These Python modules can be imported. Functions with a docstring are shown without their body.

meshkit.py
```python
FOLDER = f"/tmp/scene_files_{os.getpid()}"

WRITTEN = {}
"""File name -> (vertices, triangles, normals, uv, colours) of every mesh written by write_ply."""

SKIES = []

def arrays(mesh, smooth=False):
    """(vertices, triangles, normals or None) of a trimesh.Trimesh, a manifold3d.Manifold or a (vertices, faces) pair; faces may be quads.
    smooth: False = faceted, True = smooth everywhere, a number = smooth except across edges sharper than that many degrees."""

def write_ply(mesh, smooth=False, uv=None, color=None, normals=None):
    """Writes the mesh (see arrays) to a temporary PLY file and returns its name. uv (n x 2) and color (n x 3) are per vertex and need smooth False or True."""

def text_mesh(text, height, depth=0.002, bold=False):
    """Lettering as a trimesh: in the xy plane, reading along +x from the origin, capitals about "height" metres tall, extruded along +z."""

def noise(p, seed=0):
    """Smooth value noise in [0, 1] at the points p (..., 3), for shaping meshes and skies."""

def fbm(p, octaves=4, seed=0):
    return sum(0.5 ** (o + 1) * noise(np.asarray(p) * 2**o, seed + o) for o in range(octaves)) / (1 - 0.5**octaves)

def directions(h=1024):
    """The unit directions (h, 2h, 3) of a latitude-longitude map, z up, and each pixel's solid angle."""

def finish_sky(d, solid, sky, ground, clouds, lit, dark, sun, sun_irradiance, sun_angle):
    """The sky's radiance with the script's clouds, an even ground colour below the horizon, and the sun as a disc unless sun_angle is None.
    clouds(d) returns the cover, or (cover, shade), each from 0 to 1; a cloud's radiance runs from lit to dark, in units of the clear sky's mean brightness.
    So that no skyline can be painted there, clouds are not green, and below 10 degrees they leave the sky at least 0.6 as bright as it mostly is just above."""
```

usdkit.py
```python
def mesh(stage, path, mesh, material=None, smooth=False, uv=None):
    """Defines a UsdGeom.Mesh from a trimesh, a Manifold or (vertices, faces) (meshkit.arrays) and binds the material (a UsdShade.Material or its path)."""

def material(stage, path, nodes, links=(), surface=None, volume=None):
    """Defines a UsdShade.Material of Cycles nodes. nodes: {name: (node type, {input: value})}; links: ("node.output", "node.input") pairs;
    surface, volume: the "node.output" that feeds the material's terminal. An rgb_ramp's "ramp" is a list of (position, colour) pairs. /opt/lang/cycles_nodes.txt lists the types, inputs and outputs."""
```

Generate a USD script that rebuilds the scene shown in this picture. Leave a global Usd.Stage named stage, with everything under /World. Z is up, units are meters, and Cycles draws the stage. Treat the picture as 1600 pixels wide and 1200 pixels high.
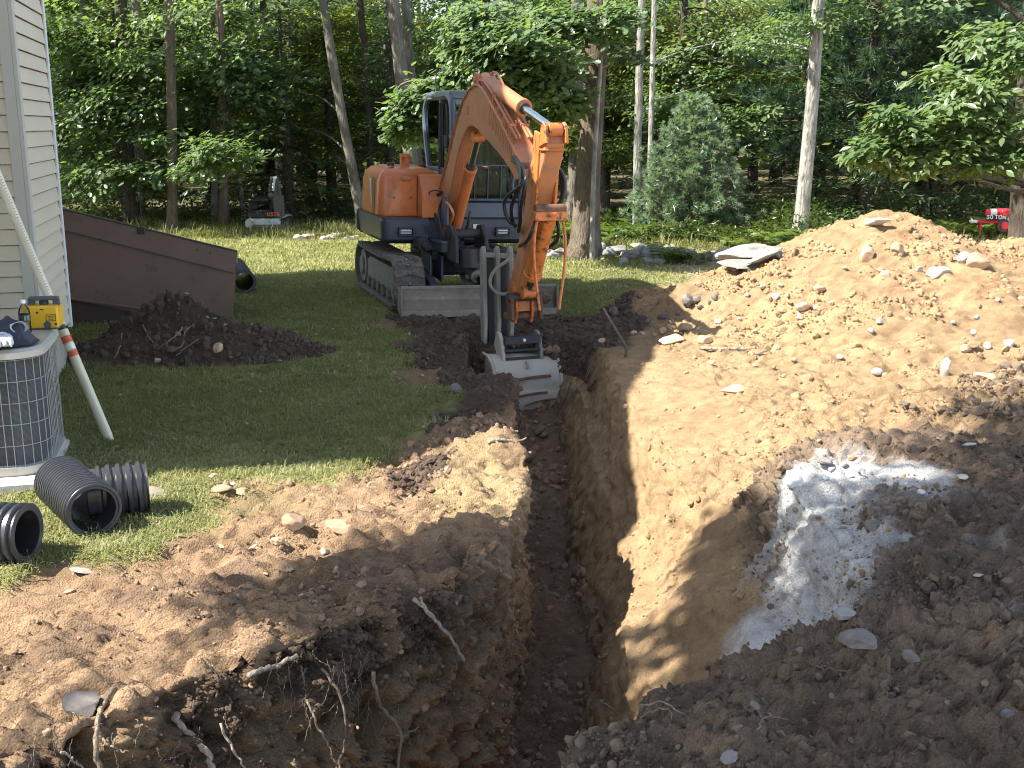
import math, random
import numpy as np, trimesh, manifold3d as m3
import usdkit, meshkit
from meshkit import noise, fbm
from pxr import Usd, UsdGeom, UsdLux, UsdShade, Sdf, Gf, Vt
from scipy.interpolate import PchipInterpolator

stage = Usd.Stage.CreateInMemory()
UsdGeom.SetStageUpAxis(stage, 'Z'); UsdGeom.SetStageMetersPerUnit(stage, 1.0)
UsdGeom.Xform.Define(stage, '/World'); UsdGeom.Scope.Define(stage, '/World/Looks')
# ------------------------------------------------------------------ camera
EYE, PITCH, FPX = 2.25, math.radians(13.0), 1750.0
cam = UsdGeom.Camera.Define(stage, '/World/camera')
cam.CreateHorizontalApertureAttr(36.0); cam.CreateVerticalApertureAttr(27.0)
cam.CreateFocalLengthAttr(36.0 * FPX / 1600.0)
cam.CreateFStopAttr(0.0)
cam.AddTranslateOp().Set(Gf.Vec3d(0, 0, EYE)); cam.AddRotateXOp().Set(90.0 - math.degrees(PITCH))
cam.CreateExposureAttr(1.92)
# ------------------------------------------------------------------ sky and sun
SUN = np.array([-0.66, -0.20, 0.82]); SUN /= np.linalg.norm(SUN)
SUN_EL = math.asin(SUN[2]); SUN_ROT = math.atan2(SUN[0], SUN[1])
dome = UsdLux.DomeLight.Define(stage, '/World/sky')
skym = usdkit.material(stage, '/World/Looks/sky', {
    's': ('sky_texture', {'sky_type': 'single_scattering', 'sun_disc': False, 'sun_elevation': SUN_EL, 'sun_rotation': SUN_ROT}),
    'h': ('hsv', {'saturation': .72, 'value': 1.0}),   # a hazy summer sky
    'b': ('background_shader', {'strength': 0.105})}, [('s.color', 'h.color'), ('h.color', 'b.color')], surface='b.background')
UsdShade.MaterialBindingAPI.Apply(dome.GetPrim()).Bind(skym)
dome.GetPrim().SetCustomDataByKey('kind', 'structure')
sun = UsdLux.DistantLight.Define(stage, '/World/sun')
sun.CreateIntensityAttr(1.25); sun.CreateAngleAttr(0.53); sun.CreateNormalizeAttr(True); sun.CreateColorAttr(Gf.Vec3f(1.0, 0.95, 0.86))
_z = Gf.Vec3d(*map(float, SUN)); _r = Gf.Rotation(Gf.Vec3d(0, 0, 1), _z)
sun.AddOrientOp().Set(Gf.Quatf(_r.GetQuat()))

# ------------------------------------------------------------------ helpers
RNG = np.random.default_rng(7)
_names = {}
def uniq(parent, name):
    k = (parent, name); n = _names.get(k, 0); _names[k] = n + 1
    return f'{parent}/{name}' + (f'_{n:03d}' if n else '')
def tag(prim, label=None, cat=None, group=None, kind=None):
    for k, v in (('label', label), ('category', cat), ('group', group), ('kind', kind)):
        if v: prim.SetCustomDataByKey(k, v)
    return prim
def define(path, v, f, mat, normals=None, tint=None):
    m = UsdGeom.Mesh.Define(stage, path)
    m.CreatePointsAttr(Vt.Vec3fArray.FromNumpy(np.ascontiguousarray(v, np.float32)))
    f = np.asarray(f)
    m.CreateFaceVertexCountsAttr(Vt.IntArray.FromNumpy(np.full(len(f), f.shape[1], np.int32)))
    m.CreateFaceVertexIndicesAttr(Vt.IntArray.FromNumpy(np.ascontiguousarray(f, np.int32).ravel()))
    m.CreateSubdivisionSchemeAttr('none')
    if normals is not None:
        m.CreateNormalsAttr(Vt.Vec3fArray.FromNumpy(np.ascontiguousarray(normals, np.float32))); m.SetNormalsInterpolation('vertex')
    if tint is not None:
        UsdGeom.PrimvarsAPI(m).CreatePrimvar('tint', Sdf.ValueTypeNames.Color3fArray, 'vertex').Set(Vt.Vec3fArray.FromNumpy(np.ascontiguousarray(tint, np.float32)))
    UsdShade.MaterialBindingAPI.Apply(m.GetPrim()).Bind(MAT[mat] if isinstance(mat, str) else mat)
    return m
LOC = {}
class Thing:
    def __init__(s, name, label, cat, loc=(0, 0, 0), group=None, kind=None):
        s.path = uniq('/World', name); s.loc = np.array(loc, float)
        x = UsdGeom.Xform.Define(stage, s.path); x.AddTranslateOp().Set(Gf.Vec3d(*map(float, loc)))
        s.prim = tag(x.GetPrim(), label, cat, group, kind)
    def part(s, name, mesh, mat, smooth=35, parent=None, label=None, tint=None):
        v, f, n = meshkit.arrays(mesh, smooth)
        m = define(uniq(parent or s.path, name), v - s.loc, f, mat, n, tint)
        if label: m.GetPrim().SetCustomDataByKey('label', label)
        return str(m.GetPath())
def single(name, mesh, mat, label, cat, group=None, kind=None, smooth=35, tint=None):
    """A thing that is one mesh, its origin at its base."""
    v, f, n = meshkit.arrays(mesh, smooth)
    loc = np.array([(v[:, 0].min() + v[:, 0].max()) / 2, (v[:, 1].min() + v[:, 1].max()) / 2, v[:, 2].min()])
    m = define(uniq('/World', name), v - loc, f, mat, n, tint)
    m.AddTranslateOp().Set(Gf.Vec3d(*map(float, loc)))
    tag(m.GetPrim(), label, cat, group, kind); return m
def copy_thing(src, name, label, cat, loc, rz=0, sc=1, group=None):
    p = uniq('/World', name); x = UsdGeom.Xform.Define(stage, p)
    x.GetPrim().GetReferences().AddInternalReference(src)
    x.ClearXformOpOrder() if False else None
    x.SetXformOpOrder([]) 
    x.AddTranslateOp(opSuffix='at').Set(Gf.Vec3d(*map(float, loc))); x.AddRotateZOp(opSuffix='at').Set(float(rz)); x.AddScaleOp(opSuffix='at').Set(Gf.Vec3f(*(map(float, sc) if np.ndim(sc) else (sc, sc, sc))))
    tag(x.GetPrim(), label, cat, group); x.GetPrim().SetInstanceable(True)
    return p
# camera rays, to read real places off the photograph
_c, _s = math.cos(PITCH), math.sin(PITCH)
def ray(px, py):
    a, b = (px - 800) / FPX, (600 - py) / FPX
    return np.array([a, _c + b * _s, -_s + b * _c])
def at_z(px, py, z=0.0):
    d = ray(px, py); return np.array([0, 0, EYE]) + d * ((z - EYE) / d[2])
def at_y(px, py, y):
    d = ray(px, py); return np.array([0, 0, EYE]) + d * (y / d[1])
def G(pts, z=0.0): return np.array([at_z(x, y, z)[:2] for x, y in pts])
# geometry
def cat(*ms):
    V, Fc, n = [], [], 0
    for m in ms:
        v, f, _ = meshkit.arrays(m); V.append(v); Fc.append(f + n); n += len(v)
    return np.vstack(V), np.vstack(Fc)
def xf(mesh, M):
    v, f, _ = meshkit.arrays(mesh); M = np.asarray(M); return v @ M[:3, :3].T + M[:3, 3], f
def T(x, y, z): M = np.eye(4); M[:3, 3] = (x, y, z); return M
def R(deg, axis): return trimesh.transformations.rotation_matrix(math.radians(deg), axis)
def hull(pts):
    h = trimesh.convex.convex_hull(np.asarray(pts, float)); return np.array(h.vertices), np.array(h.faces)
def cbox(cx, cy, cz, sx, sy, sz, b=0.012):
    b = min(b, sx * .45, sy * .45, sz * .45); p = []
    for i in (-1, 1):
        for j in (-1, 1):
            for k in (-1, 1):
                x, y, z = i * sx / 2, j * sy / 2, k * sz / 2
                p += [(x - i * b, y - j * b, z), (x - i * b, y, z - k * b), (x, y - j * b, z - k * b)]
    v, f = hull(p); return v + np.array([cx, cy, cz]), f
def beam(a, b, w, h, up=(0, 0, 1), bev=.006):
    a, b = np.array(a, float), np.array(b, float); d = b - a; L = np.linalg.norm(d); d /= L
    s = np.cross(d, up); s /= np.linalg.norm(s); u = np.cross(s, d)
    v, f = cbox(0, 0, 0, L, w, h, bev); M = np.eye(4); M[:3, 0], M[:3, 1], M[:3, 2], M[:3, 3] = d, s, u, (a + b) / 2
    return xf((v, f), M)
def cyl(a, b, r, n=20, r2=None, bev=0.004):
    a, b = np.array(a, float), np.array(b, float); d = b - a; L = np.linalg.norm(d); d /= L
    r2 = r if r2 is None else r2; bev = min(bev, L * .3, r * .4)
    ref = np.array([0, 0, 1.]) if abs(d[2]) < .9 else np.array([1., 0, 0])
    s = np.cross(d, ref); s /= np.linalg.norm(s); u = np.cross(s, d); t = np.arange(n) / n * 2 * np.pi
    ring = np.outer(np.cos(t), s) + np.outer(np.sin(t), u); V = []
    for x, rr in ((0, r - bev), (bev, r), (L - bev, r2), (L, r2 - bev)): V.append(a + d * x + ring * rr)
    V = np.vstack(V + [a[None], b[None]]); Fc = []
    for k in range(3):
        for i in range(n):
            j = (i + 1) % n; Fc += [(k * n + i, k * n + j, (k + 1) * n + j), (k * n + i, (k + 1) * n + j, (k + 1) * n + i)]
    for i in range(n):
        j = (i + 1) % n; Fc += [(4 * n, j, i), (4 * n + 1, 3 * n + i, 3 * n + j)]
    v = V; f = np.array(Fc); 
    return v, f[:, ::-1] if np.dot(np.cross(v[f[0, 1]] - v[f[0, 0]], v[f[0, 2]] - v[f[0, 0]]), v[f[0, 0]] - a) < 0 else f
def tube(pts, r, n=8, cap=True):
    P = np.asarray(pts, float); m = len(P); r = np.broadcast_to(r, m).astype(float)
    t = np.gradient(P, axis=0); t /= np.maximum(np.linalg.norm(t, axis=1, keepdims=True), 1e-9)
    u = np.cross(t[0], [0, 0, 1.] if abs(t[0, 2]) < .9 else [1., 0, 0]); V = []; a = np.arange(n) / n * 2 * np.pi
    for i in range(m):
        u = u - t[i] * (u @ t[i]); u /= np.linalg.norm(u); w = np.cross(t[i], u)
        V.append(P[i] + r[i] * (np.outer(np.cos(a), u) + np.outer(np.sin(a), w)))
    V = np.vstack(V + [P[:1], P[-1:]]); i = np.arange(n); j = (i + 1) % n; Fc = []
    for k in range(m - 1):
        Fc += [np.c_[k * n + i, k * n + j, (k + 1) * n + j], np.c_[k * n + i, (k + 1) * n + j, (k + 1) * n + i]]
    if cap: Fc += [np.c_[np.full(n, m * n), j, i], np.c_[np.full(n, m * n + 1), (m - 1) * n + i, (m - 1) * n + j]]
    return V, np.vstack(Fc)
def smooth_path(pts, n=24):
    P = np.asarray(pts, float); d = np.r_[0, np.cumsum(np.linalg.norm(np.diff(P, axis=0), axis=1))]
    from scipy.interpolate import CubicSpline
    return CubicSpline(d / d[-1], P)(np.linspace(0, 1, n)) if len(P) > 2 else np.linspace(P[0], P[1], n)
def plate(outline, o, ex, ey, thick, bev=.006):
    """A plate of the outline (2D) in the plane o, ex, ey, centred on it, with chamfered edges."""
    from shapely.geometry import Polygon
    P = np.asarray(outline, float)
    if Polygon(P).exterior.is_ccw is False: P = P[::-1]
    e = np.roll(P, -1, 0) - P; e /= np.maximum(np.linalg.norm(e, axis=1, keepdims=True), 1e-9); n = np.c_[e[:, 1], -e[:, 0]]
    m = n + np.roll(n, 1, 0); m /= np.maximum((m * m).sum(1, keepdims=True), .6) / 2
    Q = P - m * bev; ex, ey, o = (np.asarray(q, float) for q in (ex, ey, o)); ez = np.cross(ex, ey); k = len(P)
    lay = [(Q, -thick / 2), (P, -thick / 2 + bev), (P, thick / 2 - bev), (Q, thick / 2)]
    V = np.vstack([o + np.outer(A[:, 0], ex) + np.outer(A[:, 1], ey) + ez * h for A, h in lay]); Fc = []
    i = np.arange(k); j = (i + 1) % k
    for a in range(3): Fc += [np.c_[a * k + i, a * k + j, (a + 1) * k + j], np.c_[a * k + i, (a + 1) * k + j, (a + 1) * k + i]]
    import mapbox_earcut as me
    tri = np.array(me.triangulate_float64(Q, np.array([k], np.uint32))).reshape(-1, 3)
    a, b, c = Q[tri[:, 0]], Q[tri[:, 1]], Q[tri[:, 2]]; ar = (b[:, 0] - a[:, 0]) * (c[:, 1] - a[:, 1]) - (b[:, 1] - a[:, 1]) * (c[:, 0] - a[:, 0])
    tri = np.where((ar < 0)[:, None], tri[:, ::-1], tri)
    Fc += [tri[:, ::-1], tri + 3 * k]
    return V, np.vstack(Fc)
def rock(center, size, seed, flat=.6, ang=.35, sub=3, rot=None):
    """An angular stone: a sphere cut by random planes, roughened."""
    r = np.random.default_rng(seed); s = trimesh.creation.icosphere(sub); v = np.array(s.vertices)
    for _ in range(9):
        d = r.normal(size=3); d /= np.linalg.norm(d); h = r.uniform(.55, .85); k = v @ d - h; v = v - np.outer(np.maximum(k, 0), d) * .92
    v *= (1 + .16 * (fbm(v * 2.3 + seed, 3) - .5) * 2)[:, None]
    q = np.array([1, r.uniform(.65, .95), flat]); v = v * q * size
    a = r.uniform(0, 6.28) if rot is None else rot; t1, t2 = r.normal(0, .18, 2)
    M = R(math.degrees(a), [0, 0, 1]) @ R(math.degrees(t1), [1, 0, 0]) @ R(math.degrees(t2), [0, 1, 0])
    return v @ M[:3, :3].T + np.array(center), np.array(s.faces)
def rand_rot(n, rng, tilt=math.pi):
    q = rng.normal(size=(n, 4)); q /= np.linalg.norm(q, axis=1, keepdims=True); return q
# ------------------------------------------------------------------ materials
MAT = {}
def mat(name, nodes, links, surface='p.BSDF'): MAT[name] = usdkit.material(stage, '/World/Looks/' + name, nodes, links, surface=surface); return MAT[name]
def paint(name, c1, c2=None, rough=.45, scale=6, metal=0, bump=0, bscale=40, spec=.5, dirt=None, dirt_at=(.55, .75), coat=0):
    """A surface whose colour wanders between c1 and c2, with optional dirt and fine relief."""
    c2 = c2 or tuple(x * .8 for x in c1)
    n = {'g': ('texture_coordinate', {}), 'n': ('noise_texture', {'scale': scale, 'detail': 5, 'roughness': .6}), 'r': ('rgb_ramp', {'ramp': [(.3, c1), (.7, c2)]}),
         'p': ('principled_bsdf', {'roughness': rough, 'metallic': metal, 'specular_ior_level': spec, 'coat_weight': coat})}
    l = [('g.object', 'n.vector'), ('n.fac', 'r.fac')]
    if dirt:
        n |= {'dn': ('noise_texture', {'scale': scale * 1.7 + 1, 'detail': 8, 'roughness': .7}), 'dr': ('rgb_ramp', {'ramp': [(dirt_at[0], (0, 0, 0)), (dirt_at[1], (1, 1, 1))]}), 'm': ('mix', {'color2': dirt})}
        l += [('g.object', 'dn.vector'), ('dn.fac', 'dr.fac'), ('dr.color', 'm.fac'), ('r.color', 'm.color1'), ('m.color', 'p.base_color')]
    else: l += [('r.color', 'p.base_color')]
    if bump:
        n |= {'bn': ('noise_texture', {'scale': bscale, 'detail': 6, 'roughness': .65}), 'b': ('bump', {'strength': bump, 'distance': .01})}
        l += [('g.object', 'bn.vector'), ('bn.fac', 'b.height'), ('b.normal', 'p.normal')]
    return mat(name, n, l)
# soil: the mesh carries the soil's own colour ("tint": sand, topsoil, clay, turf); the shader adds grain and relief
mat('soil', {'a': ('attribute', {'attribute': 'tint'}), 'g': ('geometry', {}),
             'n': ('noise_texture', {'scale': 7, 'detail': 8, 'roughness': .68}), 'r': ('rgb_ramp', {'ramp': [(.28, (.62, .60, .58)), (.5, (1, 1, 1)), (.72, (1.25, 1.22, 1.15))]}),
             'n2': ('noise_texture', {'scale': 130, 'detail': 4, 'roughness': .7}), 'r2': ('rgb_ramp', {'ramp': [(.3, (.62, .6, .58)), (.55, (1, 1, 1)), (.75, (1.35, 1.35, 1.35))]}),
             'm': ('mix', {'mix_type': 'multiply', 'fac': 1.0}), 'm2': ('mix', {'mix_type': 'multiply', 'fac': .8}),
             'bn': ('noise_texture', {'scale': 42, 'detail': 9, 'roughness': .72}), 'bv': ('voronoi_texture', {'scale': 95, 'feature': 'smooth_f1', 'smoothness': .4}),
             'bm': ('math', {'math_type': 'multiply_add', 'value2': -.35}),
             'b': ('bump', {'strength': .9, 'distance': .026}), 'p': ('principled_bsdf', {'roughness': .96, 'specular_ior_level': .12})},
    [('g.position', 'n.vector'), ('g.position', 'n2.vector'), ('g.position', 'bn.vector'), ('g.position', 'bv.vector'), ('n.fac', 'r.fac'), ('n2.fac', 'r2.fac'),
     ('a.color', 'm.color1'), ('r.color', 'm.color2'), ('m.color', 'm2.color1'), ('r2.color', 'm2.color2'), ('m2.color', 'p.base_color'),
     ('bv.distance', 'bm.value1'), ('bn.fac', 'bm.value3'), ('bm.value', 'b.height'), ('b.normal', 'p.normal')])
def lump(name, c1, c2, bump=.5, scale=30):
    mat(name, {'o': ('object_info', {}), 'g': ('texture_coordinate', {}), 'n': ('noise_texture', {'scale': scale, 'detail': 6, 'roughness': .7}), 'r': ('rgb_ramp', {'ramp': [(.25, c1), (.75, c2)]}),
               'mr': ('map_range', {'to_min': .72, 'to_max': 1.25}), 'm': ('mix', {'mix_type': 'multiply', 'fac': 1.0}),
               'b': ('bump', {'strength': bump, 'distance': .012}), 'p': ('principled_bsdf', {'roughness': .93, 'specular_ior_level': .2})},
        [('g.object', 'n.vector'), ('n.fac', 'r.fac'), ('o.random', 'mr.value'), ('mr.result', 'm.color2'), ('r.color', 'm.color1'), ('m.color', 'p.base_color'), ('n.fac', 'b.height'), ('b.normal', 'p.normal')])
SAND, SANDY, BROWN, TOP, CLAY, GBROWN = (.268, .183, .103), (.29, .20, .108), (.19, .128, .077), (.078, .052, .038), (.42, .42, .41), (.165, .120, .084)
lump('clod_sand', (.22, .15, .083), (.31, .215, .124)); lump('clod_dark', (.05, .035, .026), (.10, .07, .05)); lump('clod_brown', (.17, .115, .078), (.30, .20, .13)); lump('clod_grey', (.10, .073, .052), (.18, .133, .095))
lump('stone_pale', (.24, .205, .165), (.36, .32, .265), .7, 14); lump('stone_tan', (.28, .19, .115), (.40, .285, .185), .6, 14); lump('stone_grey', (.14, .13, .12), (.26, .25, .235), .6, 14)
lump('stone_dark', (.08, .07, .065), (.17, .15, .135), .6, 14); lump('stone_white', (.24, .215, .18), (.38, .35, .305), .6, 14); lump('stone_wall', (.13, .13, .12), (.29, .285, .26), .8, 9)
lump('clay_lump', (.34, .34, .335), (.48, .48, .47), .6, 20)
def leafmat(name, c1, c2, trans=.52, c3=None, rough=.36):
    mat(name, {'g': ('geometry', {}), 'n': ('noise_texture', {'scale': .9, 'detail': 3}), 'r': ('rgb_ramp', {'ramp': [(.3, c1), (.7, c2)]}),
               'mr': ('map_range', {'to_min': .55, 'to_max': 1.45}), 'm': ('mix', {'mix_type': 'multiply', 'fac': 1.0}), 'ty': ('mix', {'mix_type': 'multiply', 'fac': 1.0, 'color2': c3 or (1.45, 1.45, .6)}),
               'p': ('principled_bsdf', {'roughness': rough, 'specular_ior_level': .5}), 't': ('translucent_bsdf', {}), 'x': ('mix_closure', {'fac': trans})},
        [('g.position', 'n.vector'), ('n.fac', 'r.fac'), ('g.random_per_island', 'mr.value'), ('r.color', 'm.color1'), ('mr.result', 'm.color2'), ('m.color', 'p.base_color'), ('m.color', 'ty.color1'), ('ty.color', 't.color'),
         ('p.BSDF', 'x.closure1'), ('t.BSDF', 'x.closure2')], surface='x.closure')
leafmat('leaf_oak', (.165, .27, .125), (.26, .37, .195)); leafmat('leaf_maple', (.16, .26, .10), (.25, .36, .15)); leafmat('leaf_dark', (.125, .215, .08), (.18, .28, .11))
leafmat('leaf_yellow', (.22, .29, .06), (.31, .38, .09)); leafmat('needle_hemlock', (.095, .175, .075), (.15, .245, .10), .32); leafmat('needle_pine', (.07, .145, .08), (.115, .205, .12), .28)
leafmat('needle_blue', (.22, .34, .22), (.32, .45, .30), .35); leafmat('fern', (.16, .25, .05), (.24, .33, .07), .45); leafmat('shrub_leaf', (.06, .11, .03), (.12, .18, .05))
leafmat('grass_green', (.235, .255, .068), (.315, .33, .10), .3, rough=.6); leafmat('grass_dry_lit', (.37, .39, .16), (.47, .46, .22), .3, rough=.6); leafmat('dead_leaf', (.35, .30, .19), (.5, .45, .3), .2)
def bark(name, c1, c2, sc=5):
    mat(name, {'g': ('geometry', {}), 'mp': ('mapping', {'scale': (1, 1, .22)}), 'n': ('noise_texture', {'scale': sc * 5, 'detail': 7, 'roughness': .7}), 'v': ('voronoi_texture', {'scale': sc * 4, 'feature': 'distance_to_edge'}),
               'n2': ('noise_texture', {'scale': 2.2, 'detail': 4}), 'r': ('rgb_ramp', {'ramp': [(.3, c1), (.65, c2)]}), 'r2': ('rgb_ramp', {'ramp': [(.35, (.75, .75, .75)), (.65, (1.3, 1.32, 1.28))]}), 'm': ('mix', {'mix_type': 'multiply', 'fac': 1.0}),
               'ad': ('math', {'math_type': 'multiply_add', 'value2': .8}), 'b': ('bump', {'strength': .9, 'distance': .04}), 'p': ('principled_bsdf', {'roughness': .92, 'specular_ior_level': .15})},
        [('g.position', 'mp.vector'), ('mp.vector', 'n.vector'), ('mp.vector', 'v.vector'), ('g.position', 'n2.vector'), ('n.fac', 'r.fac'), ('n2.fac', 'r2.fac'), ('r.color', 'm.color1'), ('r2.color', 'm.color2'), ('m.color', 'p.base_color'),
         ('v.distance', 'ad.value1'), ('n.fac', 'ad.value3'), ('ad.value', 'b.height'), ('b.normal', 'p.normal')])
bark('bark_grey', (.075, .066, .055), (.17, .155, .13)); bark('bark_dark', (.035, .029, .024), (.085, .07, .057)); bark('bark_pale', (.085, .078, .066), (.34, .33, .295), 5); bark('bark_brown', (.07, .054, .042), (.15, .12, .09)); bark('root', (.16, .12, .085), (.29, .235, .18), 12); bark('stick', (.09, .07, .055), (.2, .16, .13), 12); bark('root_pale', (.25, .20, .15), (.42, .36, .285), 12); bark('dead_wood', (.17, .145, .115), (.32, .285, .24), 9)
# ------------------------------------------------------------------ terrain: lofted cross-sections of lawn, trench, banks and heaps
def sdist(P, poly):
    """Signed distance to a polygon, positive inside."""
    x, y = P[:, 0], P[:, 1]; d = np.full(len(P), 1e9); ins = np.zeros(len(P), bool); n = len(poly)
    for i in range(n):
        a, b = poly[i], poly[(i + 1) % n]; e = b - a; w = P - a
        t = np.clip((w @ e) / max(e @ e, 1e-12), 0, 1); d = np.minimum(d, np.hypot(w[:, 0] - t * e[0], w[:, 1] - t * e[1]))
        c = (a[1] > y) != (b[1] > y); ins ^= c & (x < (b[0] - a[0]) * (y - a[1]) / np.where(b[1] == a[1], 1e-12, b[1] - a[1]) + a[0])
    return np.where(ins, d, -d)
def sm(x, a, b): t = np.clip((x - a) / (b - a), 0, 1); return t * t * (3 - 2 * t)
ST = {  # y: left rim, left wall, floor left, floor right, right slope, right rim, right plateau (x, z each)
 1.6: [(-4.2, .10), (-3.9, -.5), (-3.6, -1.2), (-2.2, -1.3), (-1.5, -.5), (-.9, .30), (.5, .45)],
 2.4: [(-3.3, .12), (-3.0, -.5), (-2.7, -1.2), (-1.5, -1.3), (-.9, -.5), (-.3, .30), (.8, .45)],
 3.0: [(-2.5, .12), (-2.2, -.5), (-1.9, -1.2), (-.9, -1.35), (-.45, -.5), (.08, .24), (1.0, .38)],
 3.5: [(-1.85, .12), (-1.6, -.35), (-1.3, -1.1), (-.2, -1.4), (.15, -.5), (.42, .27), (1.2, .34)],
 4.0: [(-1.35, .12), (-1.1, -.35), (-.85, -1.1), (.2, -1.4), (.58, -.6), (.92, .22), (1.5, .34)],
 4.5: [(-.80, .12), (-.52, -.5), (-.3, -1.2), (.42, -1.4), (.76, -.68), (1.2, .10), (1.6, .30)],
 5.0: [(-.28, .12), (-.15, -.6), (-.06, -1.35), (.36, -1.36), (.68, -.62), (1.38, -.12), (1.56, .27)],
 6.0: [(.04, .10), (.0, -.6), (.02, -1.35), (.38, -1.36), (.66, -.62), (1.40, -.2), (1.58, .28)],
 6.7: [(.08, .10), (.06, -.6), (.07, -1.35), (.46, -1.36), (.76, -.70), (1.44, -.17), (1.78, .22)],
 7.5: [(.04, .07), (.05, -.6), (.06, -1.3), (.54, -1.35), (.90, -.74), (1.30, -.14), (2.2, .08)],
 8.6: [(-.02, .06), (.04, -.6), (.09, -1.3), (.47, -1.35), (.76, -.66), (1.12, -.10), (1.95, .03)],
 9.35: [(.06, .05), (.06, -.6), (.10, -1.25), (.48, -1.3), (.73, -.62), (1.05, -.06), (1.8, .02)],
 9.95: [(-.34, .01), (-.30, -.6), (-.22, -1.2), (.49, -1.25), (.71, -.57), (1.0, -.04), (1.7, .02)],
 10.8: [(-.46, .0), (-.42, -.6), (-.30, -1.1), (.50, -1.15), (.70, -.52), (.98, -.02), (1.6, .02)],
 11.75: [(-.52, .0), (-.48, -.4), (-.4, -.7), (.48, -.7), (.64, -.3), (.88, 0), (1.5, .01)],
 12.0: [(-.54, 0), (-.46, -.03), (-.35, -.06), (.46, -.06), (.62, -.02), (.86, 0), (1.5, 0)],
 12.6: [(-.38, 0), (-.3, 0), (-.2, 0), (.45, 0), (.62, 0), (.86, 0), (1.5, 0)],
 28.: [(-1.2, 0), (-.9, 0), (-.5, 0), (.7, 0), (1.1, 0), (1.6, 0), (3.0, 0)]}
_ys = np.array(sorted(ST)); _tab = np.array([ST[y] for y in _ys])
KX, KZ = PchipInterpolator(_ys, _tab[..., 0]), PchipInterpolator(_ys, _tab[..., 1])
Y0, Y1 = 1.6, 28.0
rows = [Y0]
while rows[-1] < Y1: rows.append(rows[-1] + max(.0125, .0024 * rows[-1]))
rows = np.array(rows); NR = len(rows)
seg = [70, 60, 40, 40, 34, 34, 60, 50, 150]          # samples between the keys, left edge to right edge
kx, kz = KX(rows), KZ(rows)
kx = kx + (fbm(np.c_[rows * 1.7, np.zeros(NR), np.zeros(NR)], 3, 5)[:, None] - .5) * .12 * sm(12.2 - rows, 0, 1)[:, None]   # the cut is not ruled
half = .60 * rows + 2.0
near_r = .42 * sm(7.3 - rows, 0, .9)                                # the near bank of spoil lies higher than the sand behind it
XK = np.c_[-half - 1, kx[:, 0] - 1.6, kx, np.maximum(half + 1, kx[:, 6] + 2.5)]; ZK = np.c_[np.zeros(NR), np.zeros(NR) + .015, kz, near_r]
cols, zc, U = [], [], []
for k in range(len(seg)):
    t = (np.arange(seg[k]) + (0 if k else 0)) / seg[k]; t = t if k not in (0, 8) else (1 - (1 - t) ** 1.6 if k == 0 else t ** 1.5)
    cols.append(XK[:, k:k + 1] + (XK[:, k + 1:k + 2] - XK[:, k:k + 1]) * t); w = t
    if k == 1: w = t ** 2.2
    if k in (6, 8): w = t * t * (3 - 2 * t)
    zc.append(ZK[:, k:k + 1] + (ZK[:, k + 1:k + 2] - ZK[:, k:k + 1]) * w); U.append(k + t)
X, Z, U = np.hstack(cols + [XK[:, -1:]]), np.hstack(zc + [ZK[:, -1:]]), np.r_[np.concatenate(U), [9.0]]
NC = X.shape[1]; Yg = np.repeat(rows[:, None], NC, 1); P = np.stack([X, Yg, Z], -1).reshape(-1, 3); U = np.tile(U, NR)
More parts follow.
